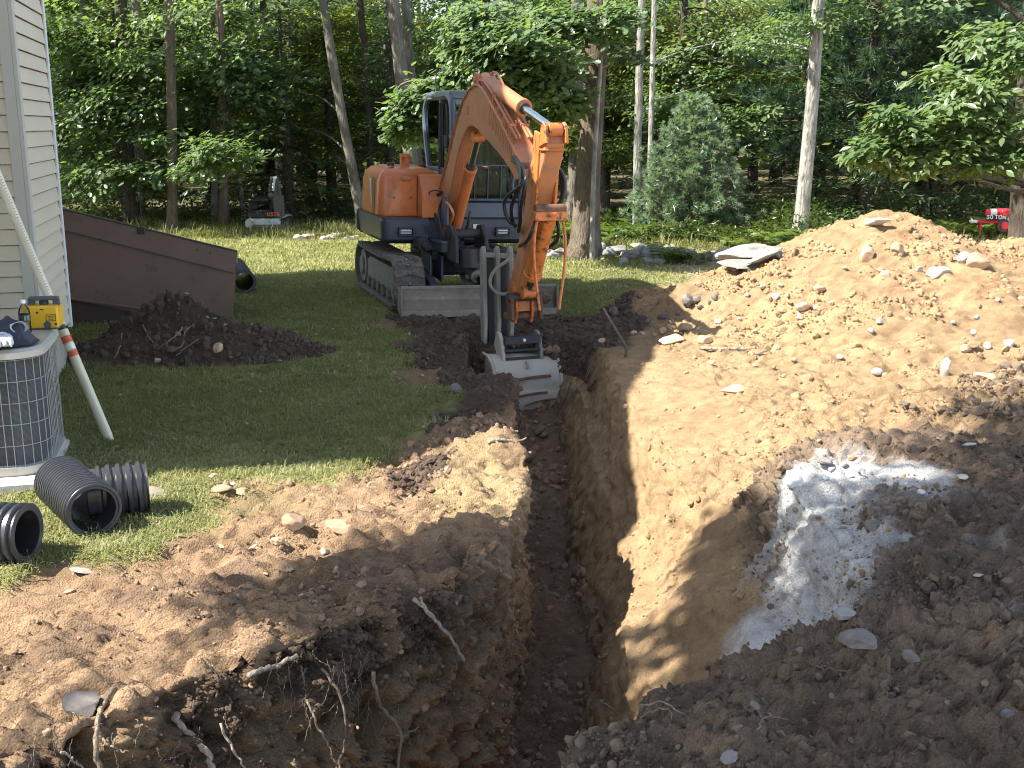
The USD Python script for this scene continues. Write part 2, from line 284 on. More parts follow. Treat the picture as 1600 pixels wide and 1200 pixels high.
# soften the section's corners a little
Zs = P[:, 2].reshape(NR, NC); Xs = P[:, 0].reshape(NR, NC)
for _ in range(4):
    Zs[:, 1:-1] = .25 * Zs[:, :-2] + .5 * Zs[:, 1:-1] + .25 * Zs[:, 2:]; Xs[:, 1:-1] = .25 * Xs[:, :-2] + .5 * Xs[:, 1:-1] + .25 * Xs[:, 2:]
P[:, 0], P[:, 2] = Xs.ravel(), Zs.ravel()
x, y = P[:, 0], P[:, 1]
def cone(cx, cy, rx, ry, h, p=1.25, wob=.28, seed=1):
    a = np.arctan2((y - cy) / ry, (x - cx) / rx); d = np.hypot((x - cx) / rx, (y - cy) / ry)
    d = d * (1 + wob * (noise(np.c_[np.cos(a) * 1.6 + seed, np.sin(a) * 1.6, np.zeros_like(a)], seed) - .5) * 2)
    t = np.clip(1 - d, 0, 1); return h * (t ** p) * (1 + .25 * t * (1 - t))
heap = np.maximum.reduce([cone(4.55, 13.7, 3.0, 3.6, 1.28, 1.05, .12, 3), cone(6.3, 13.6, 3.4, 3.4, .93, 1.0, .12, 4), cone(8.6, 13.4, 3.2, 3.2, .80, 1.0, .15, 6), cone(3.0, 12.6, 1.8, 2.3, .42, 1.1, .2, 8)])
heap = heap + .10 * sm(x - 1.2, 0, 1.2) * sm(11.6 - y, 0, 1.5) * sm(y - 7.4, 0, 1)
dark = np.maximum(cone(-3.42, 11.25, .85, .75, .62, 1.0, .2, 11), cone(-3.0, 11.0, 1.55, .72, .34, .9, .25, 12))
dark = np.maximum(dark, cone(-3.45, 11.22, .42, .36, .60, .5, .3, 14))
clumps = np.zeros(len(P))
for cx, cy, r, h in ((-.08, 9.2, .32, .14), (-.3, 8.9, .5, .1), (-.9, 9.9, .35, .06), (-.9, 12.35, .5, .13), (-.3, 12.6, .4, .12), (.35, 12.7, .3, .1), (-.25, 7.9, .5, .12), (-.1, 7.3, .42, .14), (-.5, 6.6, .5, .1), (-.25, 5.6, .45, .14), (-.7, 5.2, .5, .1), (-1.2, 4.7, .5, .12), (-1.55, 5.05, .5, .07), (-2.0, 4.4, .5, .08), (-.1, 5.05, .3, .12),
                     (1.9, 6.85, .55, .14), (2.5, 6.6, .6, .10), (1.75, 6.1, .35, .1), (1.2, 3.7, .45, .16), (1.75, 3.75, .4, .2), (.62, 3.3, .4, .14), (2.2, 5.4, .6, .1), (1.9, 4.6, .45, .16), (2.5, 4.3, .5, .12), (2.9, 7.2, .6, .1), (1.5, 14.3, .5, .1), (2.0, 13.2, .4, .12)):
    d = np.hypot(x - cx, y - cy) / r; clumps += h * np.clip(1 - d * d, 0, 1) ** 1.5
land = 1 - np.clip(-P[:, 2] / .12, 0, 1)
P[:, 2] += (heap + dark + clumps) * np.where(P[:, 2] > -.15, 1, 0) * land
PZ = P.copy()                                              # before the fine relief
N3 = lambda Q: (lambda n: n / np.maximum(np.linalg.norm(n, axis=-1, keepdims=True), 1e-9))(np.cross(np.gradient(Q.reshape(NR, NC, 3), axis=1), np.gradient(Q.reshape(NR, NC, 3), axis=0)).reshape(-1, 3))
nrm = N3(P)
XY = P[:, :2]; wob = (fbm(np.c_[XY * 1.1, np.zeros(len(P))], 4, 21) - .5)
wob2 = (fbm(np.c_[XY * 5, np.zeros(len(P))], 3, 22) - .5)
# where turf is left, in plan
LAWN = np.vstack([G([(-700, 925), (0, 912), (110, 893), (215, 878), (330, 845), (420, 822), (470, 780), (545, 752), (600, 728), (640, 700), (678, 672), (690, 640), (686, 610), (640, 590), (625, 565), (628, 535), (608, 508), (590, 490), (760, 478), (900, 500), (960, 480), (1000, 452), (1080, 446), (1130, 430), (1160, 412)]), [[4.5, 28.5], [-30, 28.5], [-30, 5]]])
lw = sdist(XY, LAWN) + wob * 1.0 + wob2 * .45
grass = sm(lw, -.10, .22) * np.where(heap > .06, 0, 1) * np.where(dark > .03, 0, 1)
bare = sdist(XY, G([(290, 800), (300, 760), (400, 745), (520, 775), (560, 760), (480, 800), (420, 830), (330, 845)]))
grass *= 1 - .75 * sm(bare + wob * .8, -.12, .15)
patchy = sm(x - .9 - .2 * (y - 15) + wob * 3, 0, 2.2) * sm(y - 13, 0, 1.5)     # beyond the digger the turf thins out into leaf litter
dry = np.clip(sm(wob * 1.6 + wob2 * .8 + .5 - .55, 0, .35), 0, 1)
def blend(c, c2, w): return c * (1 - w[:, None]) + np.array(c2) * w[:, None]
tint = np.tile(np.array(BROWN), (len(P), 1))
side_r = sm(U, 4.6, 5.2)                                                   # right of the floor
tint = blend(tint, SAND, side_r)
tint = blend(tint, (.50, .37, .21), side_r * sm(P[:, 2], -.35, -.05) * sm(-1 * (P[:, 2]), -.2, .05) * .0)
tint = blend(tint, (.30, .205, .116), sm(U, 5.0, 5.8) * (1 - sm(P[:, 2], -.5, -.05)) * sm(wob, -.15, .2))
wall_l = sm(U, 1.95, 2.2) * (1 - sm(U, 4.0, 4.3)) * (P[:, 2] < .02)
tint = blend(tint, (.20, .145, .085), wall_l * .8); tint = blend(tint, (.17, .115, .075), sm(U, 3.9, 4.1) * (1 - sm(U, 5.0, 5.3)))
near_l = sm(U, .3, 1.2) * (1 - sm(U, 2.0, 2.3)) * sm(9 - y, 0, 1.5)
tint = blend(tint, (.26, .175, .108), near_l * sm(wob, -.25, .15)); tint = blend(tint, (.27, .20, .112), near_l * sm(sdist(XY, G([(640, 690), (800, 680), (830, 800), (720, 830), (660, 770)], .1)) + wob * .3, -.05, .15))
topz = sdist(XY, np.vstack([G([(690, 705), (640, 680), (690, 600), (610, 560), (600, 500), (760, 470), (905, 485), (1050, 462), (1130, 462), (1080, 500), (1010, 525), (950, 540), (930, 600), (900, 660), (830, 660), (770, 672)])]))
tint = blend(tint, TOP, sm(topz + wob * 1.1 + wob2 * .4, -.1, .25) * (P[:, 2] > -.35))
tint = blend(tint, TOP, sm(sdist(XY, G([(700, 690), (600, 735), (620, 790), (690, 760)], .1)) + wob2 * .8, -.08, .12) * .75)
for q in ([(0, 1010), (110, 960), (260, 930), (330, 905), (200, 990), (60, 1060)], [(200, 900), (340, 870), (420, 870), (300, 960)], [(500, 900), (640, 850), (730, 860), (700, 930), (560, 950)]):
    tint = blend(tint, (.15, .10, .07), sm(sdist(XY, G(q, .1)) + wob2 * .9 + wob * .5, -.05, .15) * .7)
# shallow dark humus in the upper part of the cut face
face = sm(U, 1.9, 2.05) * (1 - sm(U, 2.9, 3.3)); tint = blend(tint, (.10, .07, .048), face * sm(PZ[:, 2], -.35, -.08) * sm(5.2 - y, 0, .5) * sm(wob2, -.2, .1) * .85)
spoil = sm(U, 6.85, 7.15) * sm(7.5 - y + wob * 1.2, 0, .35)
spoil = np.maximum(spoil, sm(U, 5.4, 5.9) * sm(4.25 - y, 0, .3)); spoil = np.maximum(spoil, sm(sdist(XY, G([(1360, 720), (1440, 640), (1520, 600), (1800, 600), (1900, 800), (1500, 790)], .05)) + wob * 1.0, -.1, .2))
tint = blend(tint, GBROWN, spoil); tint = blend(tint, (.11, .083, .063), spoil * sm(wob2 + wob, -.02, .3) * .85)
clay = np.maximum(sm(sdist(XY, np.vstack([G([(1185, 745), (1285, 712), (1450, 732), (1500, 778), (1410, 795), (1375, 845), (1340, 890), (1300, 935), (1245, 985), (1165, 985), (1140, 860)], .27)])) + wob2 * .45 + wob * .4, -.12, .12), 0) * (U > 6.15)
tint = blend(tint, CLAY, clay * .92); tint = blend(tint, (.36, .345, .33), spoil * sm(fbm(np.c_[XY * 2.4, np.zeros(len(P))], 4, 77), .60, .70) * sm(sdist(XY, G([(1380, 800), (1600, 790), (1600, 980), (1400, 940)], .35)) + wob * .5, -.1, .2) * .8)
tint = blend(tint, SAND, sm(heap, .02, .08)); tint = blend(tint, (.33, .20, .11), sm(heap, .3, .6) * sm(fbm(np.c_[XY * .9, np.zeros(len(P))], 4, 78), .5, .62) * .6); tint = blend(tint, (.34, .24, .13), sm(heap, .1, .2) * sm(fbm(np.c_[XY * 1.3, np.zeros(len(P))], 3, 79), .58, .66) * .7)
tint = blend(tint, (.07, .048, .036), sm(dark, .01, .06))
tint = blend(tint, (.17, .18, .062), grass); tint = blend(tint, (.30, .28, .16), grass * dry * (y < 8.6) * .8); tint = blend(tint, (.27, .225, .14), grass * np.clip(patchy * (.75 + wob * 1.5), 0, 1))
tint *= (1 + .5 * (fbm(np.c_[P * 3.1], 3, 31) - .5))[:, None]
# relief
rough = 1 - grass; Q = np.array(P)
big = (fbm(P * 2.2, 3, 1) - .5) * .13; mid = (fbm(P * 7.5, 3, 2) - .5); fine = (fbm(P * 24, 3, 3) - .5)
ridge = np.abs(fbm(P * 5.5, 2, 9) - .5) * 2
flat_r = sm(U, 6.6, 7.2) * sm(y - 7.6, 0, .6) * (heap < .05)                # the driven-on sand is smoother
sand_wall = sm(U, 5.0, 5.5) * (1 - sm(U, 6.6, 7)) * sm(y - 4.6, 0, .5); amp = rough * (1 - .6 * flat_r) * (1 - .45 * sand_wall)
disp = big * rough * (1 - .5 * flat_r) * (1 - .3 * sand_wall) + amp * (mid * .085 + fine * .040 - np.clip(.28 - ridge, 0, 1) * .10)
disp += grass * (fbm(np.c_[XY * .8, np.zeros(len(P))], 3, 41) - .5) * .07 + grass * fine * .012
stri = (fbm(np.c_[P[:, 0] * 14, P[:, 1] * 14, P[:, 2] * 2.5], 3, 51) - .5); disp += stri * .09 * wall_l
caves = np.clip(fbm(P * 3.3, 3, 61) - .60, 0, 1) * 2.2; facing = sm(U, 1.7, 2.1) * (1 - sm(U, 3.6, 4.0)) * sm(5.6 - y, 0, .5)
disp -= caves * .42 * facing + facing * np.clip(.25 - ridge, 0, 1) * .22
xf_ = (fbm(P * 47, 2, 71) - .5); disp += amp * xf_ * .034 * sm(9.5 - y, 0, 2) + amp * np.where(heap > .03, 1, 0) * (fine * .05 + mid * .07) + facing * (fine * .05 + xf_ * .03)
disp += spoil * (1 - clay) * ((fbm(P * 4.2, 3, 81) - .5) * .17 + (fbm(P * 13, 3, 82) - .5) * .09 + fine * .06 + xf_ * .05) + near_l * rough * ((fbm(P * 4.6, 3, 83) - .5) * .09 + (fbm(P * 15, 2, 84) - .5) * .04 + fine * .04 + xf_ * .025)
crk = np.abs(fbm(P * 3.1 + 7, 3, 73) - .5) * 2; disp -= amp * np.clip(.10 - crk, 0, 1) * .30 * sm(9.5 - y, 0, 2)
fade = sm(y, 27.9, 26.5) if False else sm(27.6 - y, 0, 1.5); P = P + nrm * (disp * fade)[:, None]
nrm = N3(P)
if nrm[:, 2].mean() < 0: nrm = -nrm; FLIP = True
else: FLIP = False
idx = np.arange(NR * NC).reshape(NR, NC); a, b, c, d = idx[:-1, :-1].ravel(), idx[:-1, 1:].ravel(), idx[1:, 1:].ravel(), idx[1:, :-1].ravel()
quads = np.c_[a, b, c, d]; qc = lambda A: A[quads].mean(1)
kind = np.zeros(len(quads), int)                                            # bare soil
kind[(qc(U) > 2.02) & (qc(U) < 6.95) & (qc(y) < 12.05)] = 1                 # trench
kind[(qc(grass) > .5)] = 2
kind[(qc(heap) > .16)] = 3; kind[qc(dark) > .035] = 4; kind[(qc(spoil) > .5) & (kind != 1)] = 5
SURF = [('bare_soil', None, None, 'structure'), ('trench', None, None, 'structure'), ('lawn', None, None, 'structure'),
        ('sand_heap', 'large tan heap of dug sandy soil studded with stones', 'dirt heap', None), ('topsoil_heap', 'dark brown heap of loose topsoil and roots in front of the brown bulkhead', 'dirt heap', None), ('spoil_bank', 'grey brown bank of spoil with pale clay crest right of the trench', 'dirt heap', None)]
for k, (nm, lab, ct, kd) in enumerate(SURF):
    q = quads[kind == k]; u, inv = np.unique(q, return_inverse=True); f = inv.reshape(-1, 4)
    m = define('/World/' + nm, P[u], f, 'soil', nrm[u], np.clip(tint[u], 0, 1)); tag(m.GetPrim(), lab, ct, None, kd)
# the wood's floor all round
def strip(): 
    B = 400.; L, Rr = P.reshape(NR, NC, 3)[:, 0], P.reshape(NR, NC, 3)[:, -1]; V, Fq, n = [], [], 0
    def q(A, Bq):
        nonlocal n
        m = len(A); V.append(A); V.append(Bq); i = np.arange(m - 1); Fq.append(np.c_[n + i, n + i + 1, n + m + i + 1, n + m + i]); n += 2 * m
    l2, r2 = L.copy(), Rr.copy(); l2[:, 0] = -B; r2[:, 0] = B; l2[:, 2] = 0; r2[:, 2] = 0; q(L, l2); q(r2, Rr)
    top = P.reshape(NR, NC, 3)[-1]; full = np.vstack([[[-B, top[0, 1], 0]], top, [[B, top[0, 1], 0]]]); f2 = full.copy(); f2[:, 1] = B; f2[:, 2] = 0; q(full, f2)
    bot = P.reshape(NR, NC, 3)[0]; full = np.vstack([[[-B, bot[0, 1], 0]], bot, [[B, bot[0, 1], 0]]]); f2 = full.copy(); f2[:, 1] = -B; f2[:, 2] = 0; q(f2, full)
    return np.vstack(V), np.vstack(Fq)
mat('forest_floor', {'g': ('geometry', {}), 'n': ('noise_texture', {'scale': 1.3, 'detail': 9, 'roughness': .7}), 'r': ('rgb_ramp', {'ramp': [(.35, (.05, .07, .025)), (.5, (.09, .075, .045)), (.65, (.17, .13, .085))]}), 'n2': ('noise_texture', {'scale': 14, 'detail': 5}), 'b': ('bump', {'strength': .8, 'distance': .06}), 'p': ('principled_bsdf', {'roughness': .95, 'specular_ior_level': .1})},
    [('g.position', 'n.vector'), ('g.position', 'n2.vector'), ('n.fac', 'r.fac'), ('r.color', 'p.base_color'), ('n2.fac', 'b.height'), ('b.normal', 'p.normal')])
sv, sf = strip(); tag(define('/World/forest_floor', sv, sf, 'forest_floor').GetPrim(), kind='structure')
# standing on the ground
from scipy.spatial import cKDTree
_tree = cKDTree(P[:, :2])
def ground(xx, yy):
    xx, yy = np.atleast_1d(xx), np.atleast_1d(yy); q = np.c_[xx, yy]; dd, ii = _tree.query(q, k=3); z = P[ii, 2].max(1)
    return np.where((np.abs(xx) > .6 * yy + 2.9) | (yy > Y1), 0, z)
def gz(xx, yy): return float(ground(xx, yy)[0])
def hit(px, py):
    """Where the ray through a pixel of the photograph first meets the ground."""
    d = ray(px, py); t = np.linspace(2.2, 40, 4000); q = np.array([0, 0, EYE]) + t[:, None] * d; g = ground(q[:, 0], q[:, 1]); i = np.argmax(q[:, 2] < g); return q[i]
# ------------------------------------------------------------------ paints and metals
paint('orange_paint', (.50, .145, .040), (.42, .115, .032), .36, 4.5, dirt=(.20, .10, .055), dirt_at=(.52, .70), bump=.07, coat=.12)
paint('orange_faded', (.42, .165, .068), (.35, .125, .048), .5, 2.2, dirt=(.22, .115, .065), dirt_at=(.50, .70), bump=.08)
paint('orange_worn', (.54, .165, .035), (.40, .11, .026), .45, 7, dirt=(.085, .036, .02), dirt_at=(.52, .62), bump=.12)
paint('brand_shadow', (.36, .125, .045), (.32, .105, .04), .5, 4); paint('stripe_brown', (.22, .10, .035), (.26, .12, .04), .4, 4)
paint('cab_blue', (.055, .072, .105), (.04, .055, .08), .35, 4, dirt=(.10, .10, .095), dirt_at=(.6, .85)); paint('cab_roof', (.10, .12, .105), (.07, .09, .08), .3, 3)
paint('skirt_blue', (.032, .04, .058), (.024, .03, .045), .4, 5, dirt=(.09, .085, .075), dirt_at=(.62, .85)); paint('black_part', (.012, .012, .013), (.02, .02, .02), .5, 9); paint('rubber', (.05, .046, .042), (.09, .08, .07), .88, 9, dirt=(.17, .135, .10), dirt_at=(.45, .7), bump=.25, bscale=60)
paint('hose_black', (.010, .010, .011), (.018, .017, .017), .38, 20); paint('track_frame', (.15, .16, .135), (.10, .105, .09), .7, 6, dirt=(.07, .055, .04), dirt_at=(.5, .7), bump=.1)
paint('blade_steel', (.19, .16, .125), (.12, .095, .07), .65, 5, dirt=(.27, .235, .19), dirt_at=(.55, .75), bump=.15); paint('bucket_steel', (.40, .37, .31), (.32, .29, .235), .55, 3, dirt=(.16, .11, .06), dirt_at=(.58, .75), bump=.12)
paint('thumb_steel', (.23, .21, .185), (.15, .138, .12), .55, 6, dirt=(.08, .07, .055), dirt_at=(.55, .75), bump=.12); paint('rust', (.06, .035, .022), (.16, .075, .035), .75, 16, bump=.2); paint('grease', (.02, .012, .01), (.05, .025, .016), .4, 16, bump=.3)
paint('chrome', (.55, .58, .56), (.42, .46, .44), .16, 3, metal=1); paint('lamp_glass', (.55, .57, .58), (.4, .42, .43), .15, 12); paint('sticker', (.50, .45, .33), (.46, .41, .30), .5, 20); paint('seat_grey', (.10, .105, .105), (.075, .078, .08), .8, 9); paint('console', (.20, .20, .19), (.16, .16, .155), .6, 9); paint('pale_panel', (.36, .31, .31), (.30, .26, .26), .5, 4); paint('beige_trim', (.32, .26, .20), (.28, .22, .17), .7, 4)
paint('silver_mark', (.35, .42, .42), (.5, .55, .55), .3, 9); paint('counterweight', (.045, .052, .062), (.035, .04, .05), .25, 4, dirt=(.12, .12, .1), dirt_at=(.6, .85))
mat('cab_glass', {'f': ('fresnel', {'IOR': 1.5}), 't': ('transparent_bsdf', {'color': (.62, .70, .66)}), 'g': ('glossy_bsdf', {'roughness': .03, 'color': (.9, .95, .92)}), 'x': ('mix_closure', {})}, [('f.fac', 'x.fac'), ('t.BSDF', 'x.closure1'), ('g.BSDF', 'x.closure2')], surface='x.closure')
# ------------------------------------------------------------------ the orange excavator
HEAD = math.radians(18.5); FW = np.array([math.sin(HEAD), -math.cos(HEAD), 0]); LF = np.array([math.cos(HEAD), math.sin(HEAD), 0]); UPV = np.array([0, 0, 1.0])
ORG = np.array([-.93, 14.96, 0]); roll = math.radians(1.6); LF = LF * math.cos(roll) - UPV * math.sin(roll); UPV = np.cross(FW, LF)
EM = np.eye(4); EM[:3, 0], EM[:3, 1], EM[:3, 2], EM[:3, 3] = FW, LF, UPV, ORG + np.array([0, 0, .03])     # x forward, y to the driver's left, z up
E_ = lambda m: xf(m, EM)
ex = Thing('excavator', 'orange tracked excavator with dark blue cab digging the trench', 'excavator', ORG)
def ep(name, mesh, mat, smooth=35, parent=None, label=None): return ex.part(name, E_(mesh), mat, smooth, parent, label)
# running gear: two rubber tracks with lugs
def track_path(n=150, Lh=.98, r=.27):
    L = 2 * Lh; tot = 2 * L + 2 * math.pi * r; o = []
    for s in np.arange(n) / n * tot:
        if s < L: o.append((-Lh + s, 2 * r, 1, 0))
        elif s < L + math.pi * r: a = (s - L) / r; o.append((Lh + r * math.sin(a), r + r * math.cos(a), math.cos(a), -math.sin(a)))
        elif s < 2 * L + math.pi * r: o.append((Lh - (s - L - math.pi * r), 0, -1, 0))
        else: a = (s - 2 * L - math.pi * r) / r; o.append((-Lh - r * math.sin(a), r - r * math.cos(a), -math.cos(a), math.sin(a)))
    return np.array(o)
for sgn in (-1, 1):
    yc = sgn * .76; tp = track_path(); n = len(tp); w, th = .19, .03; V = []
    out = np.c_[-tp[:, 3], tp[:, 2]]                                   # outward normal in x, z
    sagz = np.where(tp[:, 1] > .5, -.02 * np.cos(tp[:, 0] * 1.6) , 0)
    ctr = np.c_[tp[:, 0], tp[:, 1] + sagz + .03]
    for dy, h in ((-w, 0), (w, 0), (w, th), (-w, th)):
        q = ctr + out * (h - .03 if False else h); V.append(np.c_[q[:, 0], np.full(n, yc + dy), q[:, 1]])
    V = np.vstack(V); i = np.arange(n); j = (i + 1) % n; Fq = []
    for a, b in ((0, 1), (1, 2), (2, 3), (3, 0)): Fq.append(np.c_[a * n + i, b * n + i, b * n + j, a * n + j])
    lugs = []
    for k in range(0, n, 3):                                            # chevron lugs
        cx, cz = ctr[k]; t = tp[k, 2:]; o = out[k]
        for q, (y0, y1) in enumerate(((-.185, -.03), (.03, .185))):
            off = .035 if (k // 3) % 2 else -.0
            pts = []
            for yy, sh in ((y0, 0.0 if q else .0), (y1, 0)):
                skew = (.045 * abs(yy) / .185)
                for s0 in (-.026, .026):
                    for h in (th - .004, th + .03):
                        f2 = .75 if h > th else 1
                        pts.append((cx + t[0] * (s0 * f2 + skew) + o[0] * h, yc + yy * (.98 if h > th else 1), cz + t[1] * (s0 * f2 + skew) + o[1] * h))
            lugs.append(hull(pts))
    links = [cbox(ctr[k][0] + out[k][0] * (th + .006), yc, ctr[k][1] + out[k][1] * (th + .006), .05, .045, .02, .004) for k in range(0, n, 3)]
    tr = ep('track', (V, np.vstack(Fq)), 'rubber', 40); ep('lugs', cat(*lugs), 'rubber', 30, tr); ep('link_plates', cat(*links), 'track_frame', 30, tr)
    for xx, rr in ((.98, .235), (-.98, .225)): ep('idler' if xx > 0 else 'sprocket', cat(cyl((xx, yc - .13, .30), (xx, yc + .13, .30), rr, 26), cyl((xx, yc - .16, .30), (xx, yc + .16, .30), .12, 20)), 'track_frame', 35)
    ep('track_frame', cat(hull([(a_, yc + b_, c_) for a_ in (-.80, .80) for b_ in (-.11, .11) for c_ in (.17, .40)] + [(a_, yc + b_ * .8, .45) for a_ in (-.7, .7) for b_ in (-.1, .1)]), *[cbox(k, yc + sgn * .12, .12, .06, .05, .05) for k in (-.6, -.3, 0, .3, .6)]), 'track_frame')
    for k in (-.62, -.31, 0, .31, .62): ep('roller', cyl((k, yc - .14, .125), (k, yc + .14, .125), .075, 18), 'rubber')
    [ep('track_strut', beam((k_, sgn * .3, .42), (k_ * 1.77, sgn * .58, .34), .16, .18), 'skirt_blue') for k_ in (-.35, .35)]
ep('undercarriage', cat(cbox(0, 0, .43, 1.1, .85, .2, .04), cyl((0, 0, .5), (0, 0, .70), .44, 32)), 'black_part')
# dozer blade
bx = 1.66; prof = [(bx + .10, .04), (bx + .03, .12), (bx, .25), (bx + .02, .36), (bx + .06, .44), (bx + .03, .455), (bx - .03, .36), (bx - .05, .25), (bx - .02, .11), (bx + .06, .03)]
prof = [(p[0], p[1] * .78 - .02) for p in prof]
ep('blade', plate([(p[0], p[1]) for p in prof], (0, 0, 0), (1, 0, 0), (0, 0, 1), 1.94, .006), 'blade_steel', 40)
ep('blade_edge', cbox(bx + .10, 0, .03, .03, 1.94, .09, .006), 'blade_steel'); ep('blade_top_pipe', cyl((bx + .045, -.97, .335), (bx + .045, .97, .335), .022, 14), 'blade_steel')
for sgn in (-1, 1):
    ep('blade_end_plate', plate([(bx + .12, .0), (bx + .09, .345), (bx - .06, .33), (bx - .07, .06)], (0, sgn * .975, 0), (1, 0, 0), (0, 0, 1), .025), 'blade_steel')
    ep('blade_arm', beam((.45, sgn * .42, .40), (bx - .03, sgn * .48, .20), .10, .14), 'skirt_blue'); ep('blade_bracket', plate([(.5, .32), (.95, .30), (.95, .62), (.80, .66), (.5, .64)], (0, sgn * .42, 0), (1, 0, 0), (0, 0, 1), .03), 'skirt_blue')
    ep('blade_bracket', plate([(.5, .32), (.95, .30), (.95, .62), (.80, .66), (.5, .64)], (0, sgn * .27, 0), (1, 0, 0), (0, 0, 1), .03), 'skirt_blue')
bc = ep('blade_cylinder', cyl((.55, .08, .58), (1.25, .1, .40), .085, 20), 'track_frame'); ep('rod', cyl((1.25, .1, .40), (bx - .02, .1, .28), .04, 14), 'chrome', parent=bc); ep('mud_lump', rock((0, 0, 0), .09, 5)[0:0] or xf(rock((0, 0, 0), .10, 5), T(bx + .1, .80, .16)), 'clod_dark')
# upper structure: skirt, hood, cab
def ring_loft(outline, zs, ins):
    """A closed body over a plan outline; zs and ins give each level's height and inset."""
    from shapely.geometry import Polygon
    O = np.asarray(outline, float); c0 = O.mean(0); V = []; n = len(O)
    e = np.roll(O, -1, 0) - O; e /= np.linalg.norm(e, axis=1, keepdims=True); nn = np.c_[e[:, 1], -e[:, 0]]; m = nn + np.roll(nn, 1, 0); m /= np.maximum((m * m).sum(1, keepdims=True), .6) / 2
    for z, i in zip(zs, ins): Q = O - m * i; V.append(np.c_[Q, np.full(n, z)])
    V = np.vstack(V + [[[*c0, zs[0]]], [[*c0, zs[-1]]]]); i = np.arange(n); j = (i + 1) % n; Fq = []; L = len(zs)
    for k in range(L - 1): Fq += [np.c_[k * n + i, k * n + j, (k + 1) * n + j], np.c_[k * n + i, (k + 1) * n + j, (k + 1) * n + i]]
    Fq += [np.c_[np.full(n, L * n), j, i], np.c_[np.full(n, L * n + 1), (L - 1) * n + i, (L - 1) * n + j]]
    return V, np.vstack(Fq)
def arc(cx, cy, r, a0, a1, n=8): t = np.radians(np.linspace(a0, a1, n)); return [(cx + r * math.cos(q), cy + r * math.sin(q)) for q in t]
plan = [(.62, -.30), (.62, .93)] + [] ; plan = arc(.50, -.86, .12, 270, 360, 6) + [(.62, -.35), (.40, -.33), (.40, .0), (.62, .0)] + arc(.52, .87, .1, 0, 90, 5) + arc(-.85, .55, .42, 90, 180, 10) + arc(-.85, -.56, .42, 180, 270, 10)
ep('skirt', ring_loft(plan, [.74, .80, 1.02, 1.05], [.10, .02, .0, .015]), 'skirt_blue', 40)
ep('counterweight', ring_loft(arc(-.85, .55, .44, 92, 180, 10) + arc(-.85, -.56, .44, 180, 268, 10), [.76, .82, 1.06, 1.08], [.06, .0, .0, .02]), 'counterweight', 40)
ep('seam', ring_loft(plan, [1.050, 1.062], [.02, .02]), 'black_part')
hplan = arc(.08, -.80, .13, 270, 360, 7) + [(.21, -.12)] + [(-.8, .02), (-.95, .9)] + arc(-.83, .53, .40, 90, 180, 8) + arc(-.83, -.53, .40, 180, 270, 10)
hd = ep('hood', ring_loft(hplan, [1.065, 1.10, 1.50, 1.60, 1.66, 1.685], [.012, .0, .015, .05, .12, .22]), 'orange_paint', 40)
ep('door_seam', cbox(.2125, -.42, 1.34, .012, .008, .46, .002), 'black_part', parent=hd); ep('hood_vent', cbox(.216, -.56, 1.545, .012, .13, .045, .006), 'brand_shadow', parent=hd)
for yy in (-.72, -.50): ep('bolt', cyl((.215, yy, 1.3), (.225, yy, 1.3), .011, 10), 'black_part', parent=hd)
for xx in (-.05, -.11): ep('side_stripe', plate([(xx - .02, 1.07), (xx + .02, 1.07), (xx + .005, 1.55), (xx - .03, 1.55)], (0, -.934, 0), (1, 0, 0), (0, 0, 1), .008, .002), 'stripe_brown', parent=hd)
ep('side_flash', plate([(-.30, 1.52), (-.23, 1.50), (-.16, 1.16), (-.24, 1.30)], (0, -.934, 0), (1, 0, 0), (0, 0, 1), .009, .002), 'silver_mark', parent=hd)
hp = plate([(.19, -.42), (.19, -.02), (.60, -.02), (.60, -.10), (.36, -.42)], (0, 0, 1.24), (1, 0, 0), (0, 1, 0), .37, .02)
tk = ep('tank_box', cat(hull([(a_, b_, c_) for a_, b_ in ((.15, -.415), (.15, -.06)) for c_ in (1.065, 1.60)] + [(a_, b_, c_) for a_, b_ in ((.48, -.415), (.48, -.06)) for c_ in (1.065, 1.32)] + [(.30, b_, 1.58) for b_ in (-.415, -.06)])), 'orange_paint', 25)
hz = np.array([.44, -.25, 1.385]); ep('grab_handle', tube(smooth_path([(.455, -.32, 1.36), (.475, -.32, 1.39), (.475, -.30, 1.40), (.475, -.20, 1.40), (.475, -.18, 1.39), (.455, -.18, 1.36)], 14), .009), 'black_part', parent=tk)
ep('exhaust_stack', cat(cyl((-.15, -.50, 1.66), (-.15, -.50, 1.80), .065, 22), cyl((-.15, -.50, 1.80), (-.15, -.50, 1.845), .072, 22)), 'orange_worn'); ep('vent_cap', cyl((-.30, -.66, 1.67), (-.30, -.66, 1.73), .05, 16), 'black_part')
# head lamps in guards, set in the skirt's face
for yy, zz in ((-.66, .90), (.62, .90)):
    hl = ep('headlight', cbox(.625, yy, zz, .03, .15, .06, .01), 'lamp_glass'); ep('lamp_housing', cat(cbox(.628, yy, zz + .045, .05, .2, .025, .006), cbox(.628, yy, zz - .045, .05, .2, .025, .006), cbox(.628, yy - .09, zz, .05, .02, .09, .005), cbox(.628, yy + .09, zz, .05, .02, .09, .005)), 'black_part', parent=hl); ep('lamp_bar', cbox(.655, yy, zz, .01, .26, .012, .003), 'black_part', parent=hl)
for k in range(5): ep('grille_slot', cbox(.623, -.42 + k * .025, .93, .006, .010, .10, .002), 'black_part')
ep('swing_motor', cat(cyl((.62, -.50, .76), (.80, -.46, .74), .085, 22), cyl((.80, -.46, .74), (.90, -.44, .735), .05, 18)), 'black_part'); ep('swing_bracket', plate([(.60, -.36), (1.02, -.30), (1.10, -.12), (1.0, .0), (.60, .0)], (0, 0, .74), (1, 0, 0), (0, 1, 0), .15, .02), 'skirt_blue')
